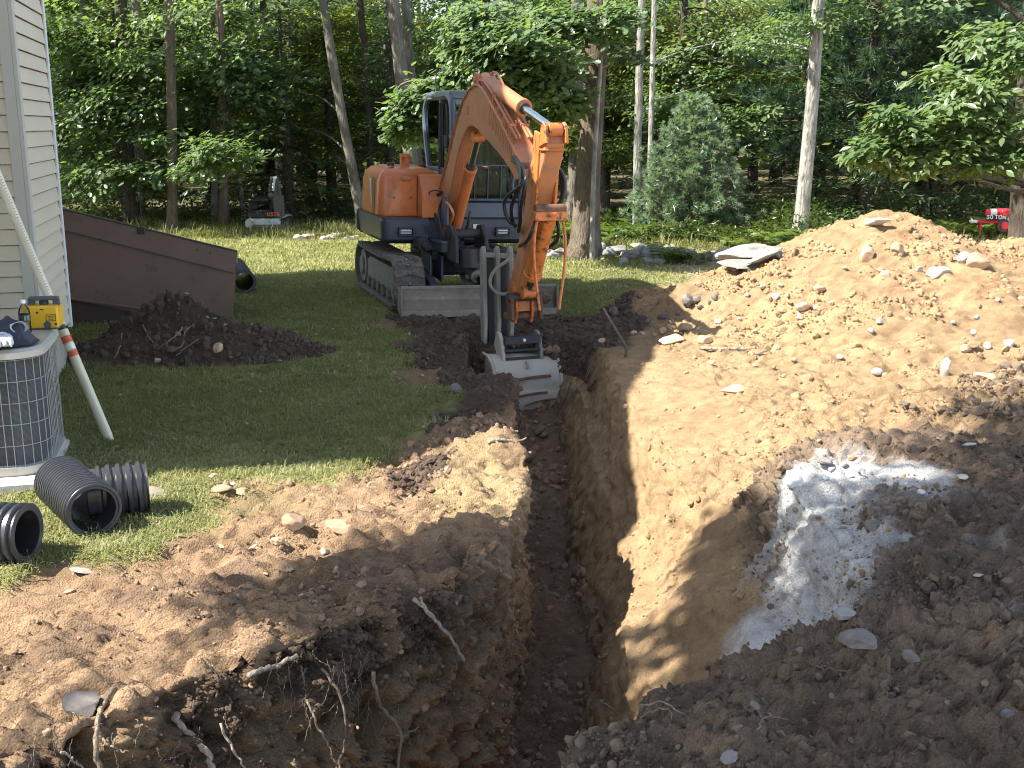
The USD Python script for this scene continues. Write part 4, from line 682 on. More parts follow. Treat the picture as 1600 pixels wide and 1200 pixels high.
# laser level on the lid
paint('yellow_case', (.62, .36, .012), (.56, .32, .012), .45, 6, dirt=(.30, .2, .03), dirt_at=(.66, .8)); paint('grey_rubber', (.045, .052, .058), (.06, .068, .072), .6, 12); paint('black_print', (.02, .018, .012), (.03, .025, .02), .6, 9)
LL = at_y(73, 519, 7.62); LL[2] = TOPZ; LM = np.eye(4); LM[:3, 0], LM[:3, 1] = (.985, .17, 0), (-.17, .985, 0); LM[:3, 3] = LL
L2_ = lambda m: xf(m, LM)
lv = Thing('laser_level', 'yellow construction laser level with dark carry handle on the air conditioner', 'laser level', LL)
lv.part('case', L2_(cbox(0, 0, .085, .205, .17, .155, .012)), 'yellow_case'); lv.part('foot', L2_(cbox(0, 0, .006, .19, .16, .014, .004)), 'grey_rubber'); lv.part('side_pod', L2_(cbox(-.12, .03, .12, .07, .12, .07, .02)), 'yellow_case')
for sx in (-.085, .085): lv.part('handle_post', L2_(beam((sx, 0, .155), (sx * .92, 0, .20), .03, .045)), 'grey_rubber')
lv.part('handle', L2_(cbox(0, 0, .205, .20, .07, .024, .011)), 'grey_rubber'); lv.part('rotor_head', L2_(cyl((0, 0, .16), (0, 0, .19), .03, 18)), 'black_part')
lv.part('knob', L2_(cyl((.03, -.086, .035), (.03, -.094, .035), .024, 18)), 'grey_rubber'); lv.part('screw', L2_(cyl((-.03, -.085, .12), (-.03, -.091, .12), .008, 12)), 'black_part'); lv.part('screw', L2_(cyl((.085, -.085, .038), (.085, -.091, .038), .008, 12)), 'black_part')
def rim(w, h, t=.004): return cat(cbox(0, 0, h / 2, w, .002, t, .0005), cbox(0, 0, -h / 2, w, .002, t, .0005), cbox(-w / 2, 0, 0, t, .002, h, .0005), cbox(w / 2, 0, 0, t, .002, h, .0005))
pl_ = lv.part('warning_plate', L2_(xf(rim(.062, .042), T(.055, -.0862, .082))), 'black_print')
for k in range(3): lv.part('print_line', L2_(cbox(.055, -.0862, .093 - k * .011, .042 - .006 * k, .0016, .004, .0004)), 'black_print', parent=pl_)
lv.part('emblem', L2_(hull([(x, y, z) for y in (-.0855, -.0868) for x, z in ((0, .146), (.018, .136), (-.018, .136))])), 'black_print')
# bottle of water
mat('clear_plastic', {'f': ('fresnel', {'IOR': 1.35}), 't': ('transparent_bsdf', {'color': (.80, .82, .78)}), 'g': ('glossy_bsdf', {'roughness': .06}), 'x': ('mix_closure', {})}, [('f.fac', 'x.fac'), ('t.BSDF', 'x.closure1'), ('g.BSDF', 'x.closure2')], surface='x.closure')
paint('label_green', (.02, .045, .035), (.03, .055, .04), .4, 20); paint('label_print', (.6, .62, .58), (.5, .52, .5), .4, 20); paint('cap_white', (.7, .72, .75), (.6, .63, .67), .4, 20)
def lathe(prof, n=28):
    P_ = np.array(prof); t = np.arange(n) / n * 2 * np.pi; V = np.vstack([np.c_[r * np.cos(t), r * np.sin(t), np.full(n, z)] for r, z in P_]); i = np.arange(n); j = (i + 1) % n
    return V, np.vstack([np.vstack([np.c_[k * n + i, k * n + j, (k + 1) * n + j], np.c_[k * n + i, (k + 1) * n + j, (k + 1) * n + i]]) for k in range(len(P_) - 1)])
WB = at_y(41, 522, 7.35); WB[2] = TOPZ + .01
wbt = Thing('water_bottle', 'clear plastic water bottle with green label beside the yellow level', 'bottle', WB); tw = lambda m: xf(m, T(*WB))
wbt.part('body', tw(lathe([(.0, 0), (.030, 0), (.037, .012), (.034, .03), (.0375, .045), (.034, .06), (.0375, .075), (.0375, .135), (.036, .15), (.029, .172), (.016, .19), (.013, .196), (.013, .2)])), 'clear_plastic', True)
lb = wbt.part('paper_label', tw(lathe([(.0382, .082), (.0382, .13)])), 'label_green', True); wbt.part('cap', tw(lathe([(.0, .225), (.013, .225), (.0155, .222), (.0155, .202), (.0, .202)])), 'cap_white', 40)
for k in range(4): a_ = -1.25 + k * .22; wbt.part('label_mark', tw(beam((.039 * math.cos(a_), .039 * math.sin(a_), .092), (.039 * math.cos(a_ + .1), .039 * math.sin(a_ + .1), .121), .006, .002)), 'label_print', parent=lb)
# jacket, cap and gloves heaped on the lid
paint('navy_cloth', (.030, .036, .052), (.022, .026, .040), .9, 14, bump=.3, bscale=120); paint('black_cloth', (.010, .010, .012), (.016, .015, .018), .9, 14, bump=.3); paint('glove_white', (.50, .52, .60), (.42, .44, .52), .85, 20, bump=.35, bscale=160); paint('maroon_cloth', (.06, .02, .025), (.08, .03, .03), .9, 9)
def drape(poly, hgt, edge_front, seed, res=.008, thickz=.012):
    """Cloth lying on the lid, hanging over its front edge; poly in the unit's own plan."""
    lo, hi = np.min(poly, 0), np.max(poly, 0); gx, gy = np.meshgrid(np.arange(lo[0], hi[0], res), np.arange(lo[1], hi[1], res), indexing='ij'); q = np.c_[gx.ravel(), gy.ravel()]
    sd = sdist(q, np.asarray(poly)); f = fbm(np.c_[q * 9, np.full(len(q), seed)], 3, seed); rg = np.abs(fbm(np.c_[q[:, 0] * 11 + q[:, 1] * 6, q[:, 1] * 5, np.full(len(q), seed)], 2, seed + 3) - .5) * 2
    z = thickz + hgt * sm(sd, 0, .10) * (.45 + f * .9) + .04 * (1 - rg) * sm(sd, .0, .05)
    over = np.clip(edge_front - q[:, 1], 0, None); z = z - np.maximum(over - .01, 0) * 1.6; q2 = q.copy(); q2[:, 1] = np.where(over > 0, edge_front - np.minimum(over, .025), q[:, 1])
    n0, n1 = gx.shape; ii = np.arange(n0 * n1).reshape(n0, n1); qq = np.c_[ii[:-1, :-1].ravel(), ii[1:, :-1].ravel(), ii[1:, 1:].ravel(), ii[:-1, 1:].ravel()]; ok = (sd[qq] > -.004).all(1)
    V = np.c_[q2, TOPZ + z]; return V, qq[ok]
def used(V, Fq): u, inv = np.unique(Fq, return_inverse=True); return V[u], inv.reshape(Fq.shape)
jk = used(*drape([(-.42, -.56), (-.1, -.58), (.06, -.55), (.12, -.46), (.37, -.33), (.40, -.18), (.26, -.04), (.08, .10), (-.10, .14), (-.36, .10)], .12, -.425, 3)); single('jacket', A_(jk), 'navy_cloth', 'dark navy jacket crumpled over the air conditioner', 'jacket', smooth=True)
bc_ = used(*drape([(-.40, -.02), (-.02, .02), (.05, .10), (-.02, .2), (-.4, .22)], .10, -.9, 9)); single('hat', A_(bc_), 'black_cloth', 'black cloth hat behind the navy jacket', 'hat', smooth=True)
def glove(c, yaw, sc, seed, label):
    g = Thing('glove', label, 'glove', c); r = np.random.default_rng(seed); M = T(*c) @ R(yaw, [0, 0, 1]) @ R(-8, [1, 0, 0]); S = lambda m: xf(m, M)
    balls = []
    def chain(pts, rr):
        hs_ = []
        for (p0, r0), (p1, r1) in zip(zip(pts[:-1], rr[:-1]), zip(pts[1:], rr[1:])):
            s0, s1 = m3.Manifold.sphere(r0 * sc, 16).translate([x * sc for x in p0]), m3.Manifold.sphere(r1 * sc, 16).translate([x * sc for x in p1]); hs_.append(m3.Manifold.batch_hull([s0, s1]))
        return hs_
    parts = []
    parts += [m3.Manifold.batch_hull([m3.Manifold.sphere(.022 * sc, 16).translate([x * sc, y * sc, .024 * sc]) for x, y in ((-.035, 0), (.035, 0), (-.038, .085), (.038, .085))])]
    for k, (x, L) in enumerate(((-.036, .058), (-.012, .075), (.013, .070), (.036, .05))): parts += chain([(x, .08, .026), (x * 1.15, .08 + L * .55, .040 + .006 * (k % 2)), (x * 1.2, .08 + L, .024 + .01 * (k % 2))], [.0125, .0115, .009])
    parts += chain([(.034, .02, .028), (.064, .05, .034), (.075, .085, .024)], [.016, .013, .010])
    m_ = parts[0]
    for q in parts[1:]: m_ = m_ + q
    m_ = m_.refine_to_length(.008 * sc); mm = m_.to_mesh(); tm_ = trimesh.Trimesh(mm.vert_properties[:, :3], mm.tri_verts); trimesh.smoothing.filter_taubin(tm_, iterations=8); v = np.array(tm_.vertices); v += tm_.vertex_normals * ((fbm(v * 60, 3, seed) - .5) * .008)[:, None]
    g.part('hand', S((v, np.array(tm_.faces))), 'glove_white', True)
    n = 26; t = np.arange(n) / n * 2 * np.pi; rows_ = []
    for y_, rx, rz in ((.02, .038, .02), (-.02, .042, .024), (-.06, .050, .03), (-.062, .047, .027), (-.02, .038, .020)): rows_.append(np.c_[rx * np.cos(t), np.full(n, y_) + .006 * np.sin(t * 3), .030 + rz * np.sin(t)] * sc)
    V = np.vstack(rows_); i = np.arange(n); j = (i + 1) % n; Fq = np.vstack([np.c_[k * n + i, k * n + j, (k + 1) * n + j, (k + 1) * n + i] for k in range(4)])
    g.part('cuff', S((V, Fq)), 'glove_white', True); g.part('lining', S((np.vstack([rows_[4], [[0, -.01 * sc, .03 * sc]]]), np.c_[i, j, np.full(n, n)])), 'black_cloth')
ac3 = lambda x, y, z: (AM @ np.array([x, y, z, 1]))[:3]
glove(ac3(-.02, -.36, TOPZ + .055), 12, 1.35, 1, 'white work glove with open cuff, leftmost on the jacket'); glove(ac3(.20, -.36, TOPZ + .04), 205, 1.15, 2, 'white work glove, middle one hanging at the lid edge'); glove(ac3(.25, -.24, TOPZ + .07), 62, 1.25, 3, 'white work glove lying across the jacket, nearest the yellow level')
single('cloth', A_(used(*drape([(-.3, -.16), (-.08, -.14), (-.02, -.05), (-.1, .02), (-.3, 0)], .12, -.9, 17))), 'maroon_cloth', 'dark maroon cloth tucked behind the gloves', 'cloth', smooth=True)
# ------------------------------------------------------------------ levelling rod
paint('rod_white', (.53, .50, .37), (.46, .43, .31), .45, 5, dirt=(.3, .28, .2), dirt_at=(.62, .78)); paint('band_orange', (.50, .10, .03), (.42, .08, .03), .5, 9); paint('band_white', (.66, .64, .56), (.6, .58, .5), .5, 9)
r0 = hit(172, 688); r0[2] -= .01; r1 = at_y(98, 515, r0[1] + .10); rd = (r1 - r0) / np.linalg.norm(r1 - r0); rj = np.linalg.norm(r1 - r0)
ro = Thing('levelling_rod', 'off-white levelling rod with orange bands leaning on the house', 'measuring rod', r0)
ro.part('lower_section', cyl(r0, r0 + rd * rj, .035, 24), 'rod_white'); ro.part('upper_section', cyl(r0 + rd * (rj + .03), r0 + rd * 2.45, .033, 24), 'rod_white'); ro.part('joint', cyl(r0 + rd * rj, r0 + rd * (rj + .03), .030, 18), 'black_part')
for k, m_ in ((0.05, 'band_orange'), (.115, 'band_white'), (.155, 'band_orange')): ro.part('band', cyl(r0 + rd * (rj - k - .05), r0 + rd * (rj - k), .0362, 24, bev=.0005), m_)
sidev = np.cross(rd, [0, 1, 0]); sidev /= np.linalg.norm(sidev); sidev = sidev if sidev[0] > 0 else -sidev
for k in range(64): p_ = r0 + rd * (rj + .06 + k * .0218) + sidev * .026 - np.array([0, 1, 0]) * .0205; ro.part('graduation', beam(p_ - sidev * .006, p_ + sidev * (.006 if k % 5 else .002), .006, .003, bev=.0005), 'black_print', False)
# ------------------------------------------------------------------ corrugated drain pipes
paint('pipe_black', (.018, .018, .020), (.028, .028, .031), .36, 8, dirt=(.09, .085, .075), dirt_at=(.66, .85), spec=.6)
def corrugated(a, b, R0, pitch=.034, depth=.014, n=56, wall=.02, close=False, cut=None):
    a, b = np.asarray(a, float), np.asarray(b, float); L = np.linalg.norm(b - a); m = max(2, int(L / pitch)); p = L / m; prof = [(R0 - wall - depth, 0.0), (R0, 0.0)]
    for k in range(m):
        s = k * p
        for f, r in ((.0, 0), (.30, 0), (.42, -depth * .4), (.5, -depth), (.82, -depth), (.90, -depth * .5)): prof.append((R0 + r, s + f * p))
    prof += [(R0, L), (R0 - wall - depth, L)]
    for k in range(m * 2): s = L - (k + .5) * p / 2; prof.append((R0 - wall - depth + (.006 if k % 2 else 0), s))
    prof.append((R0 - wall - depth, 0.0))
    v, f = lathe(prof, n); d = (b - a) / L; ref = UZ if abs(d[2]) < .9 else np.array([1., 0, 0]); s_ = np.cross(d, ref); s_ /= np.linalg.norm(s_); M = np.eye(4); M[:3, 0], M[:3, 1], M[:3, 2], M[:3, 3] = s_, np.cross(d, s_) * 1, d, a
    return xf((v, f), M)
PR = .158
pn, pf = at_z(141, 793, PR), at_z(96, 752, PR + .01); pn[2] = gz(pn[0], pn[1]) + PR - .01; pf[2] = gz(pf[0], pf[1]) + PR; pd = (pn - pf) / np.linalg.norm(pn - pf); pn = pf + pd * max(np.linalg.norm(pn - pf), .62)
pt = Thing('drain_pipe', 'black corrugated pipe tee with side branch on the lawn by the air conditioner', 'pipe', (pn + pf) / 2 - UZ * PR)
pt.part('main_pipe', corrugated(pf, pn, PR), 'pipe_black', 40); pt.part('mouth_rim', xf(trimesh.creation.torus(PR - .012, .010, 48, 8), trimesh.geometry.align_vectors([0, 0, 1], pd) if False else (lambda Mx: (Mx.__setitem__((slice(0, 3), 3), pn), Mx)[1])(trimesh.geometry.align_vectors([0, 0, 1], pd))), 'pipe_black', True)
bm_ = pf + pd * np.linalg.norm(pn - pf) * .46; bd = np.array([.93, .36, 0]); bd /= np.linalg.norm(bd); pt.part('branch', corrugated(bm_ + bd * .12, bm_ + bd * .40, PR - .006, .052, .018), 'pipe_black', 40); pt.part('collar', cyl(bm_ + bd * .06, bm_ + bd * .17, PR - .022, 40), 'pipe_black')
p2 = at_z(43, 833, PR); p2[2] = gz(p2[0], p2[1]) + PR - .01; d2 = np.array([-.95, .12, 0]); d2 /= np.linalg.norm(d2); q2 = Thing('drain_pipe', 'short black corrugated pipe length at the left edge, in front of the tee', 'pipe', p2 - UZ * PR); q2.part('pipe_length', corrugated(p2 + d2 * .9, p2, PR, .050, .018), 'pipe_black', 40)
p3 = at_z(382, 443, .16); p3[2] = .16 + gz(p3[0], p3[1]); d3 = np.array([-.93, .38, 0]); q3 = Thing('drain_pipe', 'black corrugated pipe mouth showing past the end of the bulkhead', 'pipe', p3 - UZ * .16); q3.part('pipe_length', corrugated(p3 + np.array([-.30, .93, 0]) * 1.6, p3, .158, .05, .018), 'pipe_black', 40)
# ------------------------------------------------------------------ small dark excavator parked at the edge of the wood
ME = at_z(425, 362, 0); ME[2] = 0; MY = ME[1]; mx = Thing('mini_excavator', 'small dark excavator with raised boom parked at the wood edge', 'excavator', ME)
paint('mini_grey', (.055, .06, .06), (.09, .095, .095), .5, 5); paint('mini_white', (.42, .45, .45), (.36, .39, .39), .45, 5); paint('mark_orange', (.8, .14, .03), (.7, .10, .02), .5, 9)
def mp(px, py, dy=0): return at_y(px, py, MY + dy)
def mbox(x0, y0, x1, y1, dep, dy=0): a, b = mp(x0, y1, dy), mp(x1, y0, dy); return cbox((a[0] + b[0]) / 2, MY + dy, (a[2] + b[2]) / 2, b[0] - a[0], dep, b[2] - a[2], .05)
mx.part('body', mbox(395, 338, 448, 352, 1.5, .3), 'mini_white'); mx.part('side_panel', mbox(398, 325, 436, 338, 1.4, .4), 'black_part')
for x_ in (392, 399, 425): mx.part('pillar', beam(mp(x_, 338, .2), mp(x_ + 1, 312, .2), .10, .10), 'black_part')
for x_ in (394, 427): mx.part('rear_pillar', beam(mp(x_, 338, 1.2), mp(x_ + 1, 312, 1.2), .10, .10), 'black_part')
mx.part('roof', mbox(390, 308, 430, 313, 1.4, .6), 'black_part'); mx.part('boom', cat(beam(mp(437, 338, -.1), mp(435, 305, -.1), .18, .20), beam(mp(435, 307, -.1), mp(429, 278, -.1), .14, .14)), 'mini_grey'); mx.part('arm', beam(mp(429, 279, -.1), mp(424, 302, -.4), .14, .14), 'mini_grey'); mx.part('boom_cylinder', cyl(mp(426, 300, -.45), mp(429, 280, -.25), .05, 12), 'chrome'); mx.part('bucket_bracket', mbox(420, 300, 427, 309, .3, -.5), 'mini_grey'); mx.part('counterweight', mbox(437, 340, 452, 357, 1.2, .2), 'black_part')
mx.part('track', mbox(396, 350, 450, 362, .4, -.3), 'rubber'); mx.part('track', mbox(398, 350, 452, 362, .4, 1.1), 'rubber')
tmx = meshkit.text_mesh('U175', .075, .01, True); mx.part('number', xf(tmx, T(*(mp(417, 337.5, -.33))) @ R(90, [1, 0, 0])), 'mark_orange', False)
# ------------------------------------------------------------------ red log splitter
paint('splitter_red', (.62, .03, .045), (.52, .025, .035), .35, 6); paint('label_white', (.75, .75, .75), (.7, .7, .7), .4, 9)
SY = 22.6; sp0 = at_y(1548, 372, SY); sp0[2] = 0; sl = Thing('log_splitter', 'red log splitter with white tip standing behind the sand heap', 'log splitter', sp0)
def sp(px, py, dy=0): return at_y(px, py, SY + dy)
def sbox(x0, y0, x1, y1, dep, dy=0, b=.02): a, c = sp(x0, y1, dy), sp(x1, y0, dy); return cbox((a[0] + c[0]) / 2, SY + dy, (a[2] + c[2]) / 2, c[0] - a[0], dep, c[2] - a[2], b)
sl.part('beam', sbox(1526, 344, 1562, 348.5, .14), 'splitter_red'); sl.part('tip', cat(sbox(1515, 343.5, 1527, 348, .12), hull([sp(1517, 344), sp(1521, 344), sp(1518, 339.5), sp(1517, 344, .06), sp(1521, 344, .06), sp(1518, 339.5, .06)])), 'label_white'); sl.part('leg', sbox(1528.5, 348, 1533, 361, .12), 'splitter_red')
sl.part('cylinder', cat(cyl(sp(1541, 332), sp(1578, 331), .07, 18)), 'splitter_red'); sl.part('cylinder_band', cyl(sp(1546, 332, -.005), sp(1556, 332, -.005), .073, 18), 'label_white'); sl.part('tank', sbox(1560, 328, 1580, 337, .3), 'splitter_red')
npl = sl.part('name_plate', sbox(1539, 336, 1561, 344, .05, -.1), 'black_part'); tms = meshkit.text_mesh('30 TON', .078, .008, True); sl.part('lettering', xf(tms, T(*sp(1540.5, 342.2, -.13)) @ R(90, [1, 0, 0])), 'label_white', False, npl)
we = sp(1566, 352); wh = sl.part('wheel', cat(cyl(we - np.array([0, .12, 0]), we + np.array([0, .06, 0]), .13, 24, bev=.03)), 'rubber'); sl.part('rim', cyl(we - np.array([0, .135, 0]), we - np.array([0, .11, 0]), .075, 20), 'splitter_red', parent=wh); sl.part('engine', cat(sbox(1568, 338, 1580, 350, .3, .05)), 'label_white'); sl.part('axle', beam(sp(1566, 352), sp(1566, 352, .9), .05, .05), 'black_part')
# ------------------------------------------------------------------ stones
def stone(px, py, w, m, label, group=None, flat=.55, sink=.3, name='stone', h=None, rot=None, sub=3, dz=0.0, seed=None, asp=None):
    q = hit(px, py); dist = np.linalg.norm(q - np.array([0, 0, EYE])); r = w / 2 * dist / FPX * 1.05
    v, f = rock((0, 0, 0), r, seed if seed is not None else int(px * 7 + py), flat, sub=sub, rot=rot)
    if asp: v = v * np.array(asp)
    v = v - np.array([0, 0, v[:, 2].min()]); ht = v[:, 2].max(); v = v + np.array([q[0], q[1] + r * .3, q[2] - ht * sink + dz])
    return single(name, (v, f), m, label, 'stone', group, smooth=28)
HEAPST = 'stones in the sand heap'
stone(1372, 353, 44, 'stone_white', 'flat pale stone lying on top of the sand heap', flat=.28, sink=.12, rot=0); stone(1406, 345, 13, 'stone_tan', 'small pointed tan stone on the heap crest right of the flat stone', flat=1.1, sink=.2)
stone(1466, 432, 36, 'stone_white', 'largest rounded white stone in the face of the sand heap', flat=.6, sink=.35, rot=0); stone(1405, 394, 28, 'stone_tan', 'brown tan boulder bulging from the upper heap', flat=.8, sink=.35); stone(1355, 402, 24, 'stone_tan', 'tall tan stone left of the brown boulder on the heap', flat=1.3, sink=.4); stone(1477, 588, 16, 'stone_white', 'narrow upright white stone at the foot of the sand heap', flat=2.2, sink=.2); stone(1532, 416, 44, 'stone_tan', 'large slanting tan slab on the right of the heap', flat=.8, sink=.4); stone(1507, 408, 24, 'stone_white', 'pale grey stone beside the slanting tan slab', flat=.8)
stone(1545, 596, 42, 'stone_tan', 'wide tan stone at the lower right foot of the heap', flat=.5, sink=.4); stone(1257, 484, 30, 'stone_tan', 'tan wedge stone in a cluster on the left flank of the heap', flat=.5)
for px, py, w, m in ((1436, 423, 15, 'stone_white'), (1385, 430, 14, 'stone_white'), (1280, 454, 19, 'stone_tan'), (1211, 467, 17, 'stone_white'), (1275, 484, 11, 'stone_white'), (1251, 497, 15, 'stone_white'), (1375, 505, 16, 'stone_white'), (1361, 519, 13, 'stone_white'), (1527, 498, 10, 'stone_white'), (1522, 521, 11, 'stone_white'), (1543, 543, 15, 'stone_white'), (1578, 541, 19, 'stone_white'), (1510, 549, 19, 'stone_tan'), (1372, 584, 18, 'stone_grey'), (1312, 560, 11, 'stone_white'), (1220, 447, 10, 'stone_white'), (1191, 450, 10, 'stone_white'), (1167, 463, 10, 'stone_tan'), (1212, 466, 12, 'stone_white'), (1122, 504, 13, 'stone_white'), (1231, 463, 9, 'stone_tan'), (1300, 474, 9, 'stone_white'), (1330, 462, 8, 'stone_tan'), (1240, 563, 9, 'stone_tan'), (1215, 545, 9, 'stone_white'), (1595, 470, 12, 'stone_tan'), (1560, 470, 9, 'stone_white'), (1460, 470, 10, 'stone_tan'), (1420, 500, 9, 'stone_tan'), (1340, 540, 9, 'stone_tan'), (1490, 505, 8, 'stone_white'), (1290, 520, 9, 'stone_tan'), (1180, 520, 10, 'stone_tan'), (1155, 500, 9, 'stone_white'), (1570, 440, 10, 'stone_tan'), (1440, 385, 9, 'stone_tan'), (1475, 372, 12, 'stone_tan'), (1495, 378, 9, 'stone_tan'), (1320, 420, 9, 'stone_tan'), (1300, 392, 10, 'stone_tan')):
    stone(px, py, w, m, 'small stone sticking out of the face of the sand heap', HEAPST, flat=.75, sub=2)
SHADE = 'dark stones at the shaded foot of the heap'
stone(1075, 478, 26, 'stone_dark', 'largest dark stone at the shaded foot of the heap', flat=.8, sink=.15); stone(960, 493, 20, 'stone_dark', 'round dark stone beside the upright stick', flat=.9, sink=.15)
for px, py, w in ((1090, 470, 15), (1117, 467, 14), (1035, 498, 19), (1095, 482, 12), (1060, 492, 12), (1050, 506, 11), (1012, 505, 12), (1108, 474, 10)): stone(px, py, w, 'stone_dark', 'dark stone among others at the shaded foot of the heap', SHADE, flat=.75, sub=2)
stone(1050, 536, 46, 'stone_tan', 'flat tan slab at the lower left toe of the heap', flat=.35, sink=.3); stone(1147, 612, 40, 'stone_tan', 'flat tan stone lying alone on the smooth sand', flat=.32, sink=.25, rot=0)
TOE = 'pale stones along the toe of the heap'
for px, py, w in ((1102, 535, 22), (1037, 519, 16), (1047, 513, 13), (990, 522, 11), (1070, 516, 24), (1004, 522, 9), (1022, 524, 10), (1085, 560, 9), (1072, 584, 9), (988, 575, 7), (1010, 600, 7), (1159, 643, 10), (1123, 652, 8), (1112, 568, 12), (940, 535, 14), (1083, 722, 7), (980, 660, 6), (1040, 640, 6), (1205, 620, 8), (1255, 640, 8), (1300, 628, 9), (1350, 650, 8), (1280, 690, 9), (1345, 640, 7), (1225, 588, 8), (1180, 572, 9)): stone(px, py, w, 'stone_tan', 'pale stone on the sand along the toe of the heap', TOE, flat=.7, sub=2)
stone(460, 826, 40, 'stone_tan', 'rounded tan stone on the left bank', flat=.62, sink=.12); stone(433, 850, 22, 'stone_tan', 'smaller pale stone in front of the rounded tan stone', flat=.6, sink=.2); stone(507, 865, 17, 'stone_pale', 'small pale stone on bare earth right of the rounded stone', flat=.7); stone(538, 828, 58, 'stone_tan', 'half-buried pale slab on the left bank', flat=.25, sink=.45, rot=0); stone(128, 1112, 58, 'stone_dark', 'grey wedge stone in the bank at the lower left', flat=.62, sink=.3, seed=77, sub=2); stone(72, 1148, 20, 'stone_tan', 'small pale stone below the grey wedge stone', flat=.7); stone(712, 613, 24, 'stone_dark', 'dark cobble on the lawn edge near the bucket', flat=.6, sink=.15)
stone(130, 897, 42, 'stone_pale', 'flat pale stone at the grass edge by the left pipe', flat=.2, sink=.4, rot=0); stone(236, 776, 70, 'stone_pale', 'long flat stone set in the grass right of the tee', flat=.16, sink=.5, rot=0); stone(333, 747, 15, 'clod_brick' if False else 'stone_tan', 'reddish bit of stone at the edge of the grass', flat=.6)
for px, py, w in ((345, 766, 34), (378, 770, 26), (362, 758, 18), (412, 815, 12), (345, 855, 14), (110, 925, 20), (415, 897, 9), (310, 700, 7), (525, 888, 10), (470, 930, 9), (368, 1018, 9), (440, 975, 10), (335, 1005, 8)): stone(px, py, w, 'stone_tan', 'pale flat stone lying in the bare patches of the left bank', 'stones on the left bank', flat=.3, sink=.45, sub=2)
stone(1243, 757, 40, 'clay_lump', 'pale clay lump left of the clay crest', flat=.6, sink=.25); stone(1290, 727, 34, 'stone_grey', 'grey slab on top of the clay crest', flat=.3, sink=.1, rot=0); stone(1505, 747, 20, 'stone_white', 'white chip on the dark soil, lower of two', flat=.3, sink=.2); stone(1515, 698, 20, 'stone_white', 'white chip on the dark soil, upper of two', flat=.3, sink=.2); stone(1320, 968, 36, 'stone_grey', 'long grey stone in the spoil bank slope', flat=.5, sink=.2, rot=0); stone(1362, 828, 24, 'stone_dark', 'dark cobble on the spoil bank', flat=.7, sink=.15); stone(1530, 900, 20, 'stone_white', 'white clay patch stone on the far right of the bank', flat=.25, sink=.35)
stone(1425, 1035, 26, 'stone_dark', 'dark round stone sunk in the near spoil', flat=.8, sink=.2); stone(1345, 1010, 60, 'stone_dark', 'big earthy clod slab on the spoil slope', flat=.5, sink=.3); stone(1140, 1190, 28, 'stone_grey', 'pale grey stone at the bottom edge of the spoil', flat=.7, sink=.3)
for px, py, w in ((1300, 735, 14), (1318, 728, 12), (1340, 735, 16), (1360, 740, 12), (1380, 748, 14), (1400, 755, 12), (1330, 745, 10), (1420, 760, 14), (1440, 770, 12), (1372, 735, 10), (1290, 750, 12), (1270, 745, 12)): stone(px, py, w, 'clay_lump', 'pale clay crumb along the clay crest', 'clay crumbs on the crest', flat=.7, sub=2)
for px, py, w in ((1425, 790, 13), (1395, 784, 12), (1230, 860, 14), (1290, 905, 10), (1275, 893, 10), (1205, 950, 14), (1240, 985, 16), (1420, 880, 12), (1470, 930, 14), (1500, 1000, 14), (1560, 930, 12), (1590, 1010, 16), (1540, 1070, 16), (1480, 1100, 12), (1400, 1080, 14), (1300, 1090, 14), (1220, 1150, 18), (1330, 1160, 14), (1440, 1170, 14), (1100, 1140, 14), (1060, 1170, 12), (1250, 1020, 20), (1280, 1060, 14), (1575, 1120, 26), (1180, 1105, 18)): stone(px, py, w * .85, 'stone_dark' if (px + py) % 3 else 'clod_grey', 'small earthy stone in the grey brown spoil bank', 'stones in the spoil bank', flat=.75, sub=2)
# old stone wall in front of the wood
WALLG = 'stones of the low old wall'
rw = np.random.default_rng(12)
for px, py, w, fl in ((950, 404, 26, .7), (985, 405, 36, .45), (962, 396, 40, .35), (1005, 400, 24, .6), (1020, 402, 40, .5), (1042, 404, 30, .6), (1012, 410, 20, .6), (1060, 406, 26, .6), (1078, 402, 22, .6), (975, 412, 20, .5), (1030, 411, 22, .5), (1095, 407, 20, .5), (1112, 406, 22, .6), (1128, 404, 24, .6), (938, 398, 22, 1.0), (848, 402, 26, .5), (862, 404, 24, .5), (875, 400, 22, .6), (856, 396, 30, .3), (1000, 393, 30, .4), (1045, 394, 26, .5)):
    stone(px, py + 2, w, 'stone_wall', 'grey lichened stone of the low old wall before the wood', WALLG, flat=fl * 1.15, sink=.05, rot=rw.normal(0, .25))
stone(1166, 408, 86, 'stone_wall', 'big pale slab propped on the right end of the old wall', flat=.30, sink=.0, rot=.1, seed=23, dz=-.02); stone(1195, 411, 60, 'stone_wall', 'flat slab under the propped slab', flat=.18, sink=.1, rot=0, seed=8); stone(1170, 416, 90, 'stone_wall', 'long flat slab lowest in the pile', flat=.14, sink=.4, rot=0, seed=9); stone(1212, 404, 30, 'stone_wall', 'small slab on the right of the slab pile', flat=.4, sink=.0, rot=0)
for k in range(16): px = 462 + k * 6.2; stone(px, 370 + (k * 5) % 6, 12 + (k * 7) % 8, 'stone_pale', 'pale rubble stone at the far lawn edge left of the excavator', 'rubble at the far lawn edge', flat=.6, sub=2)
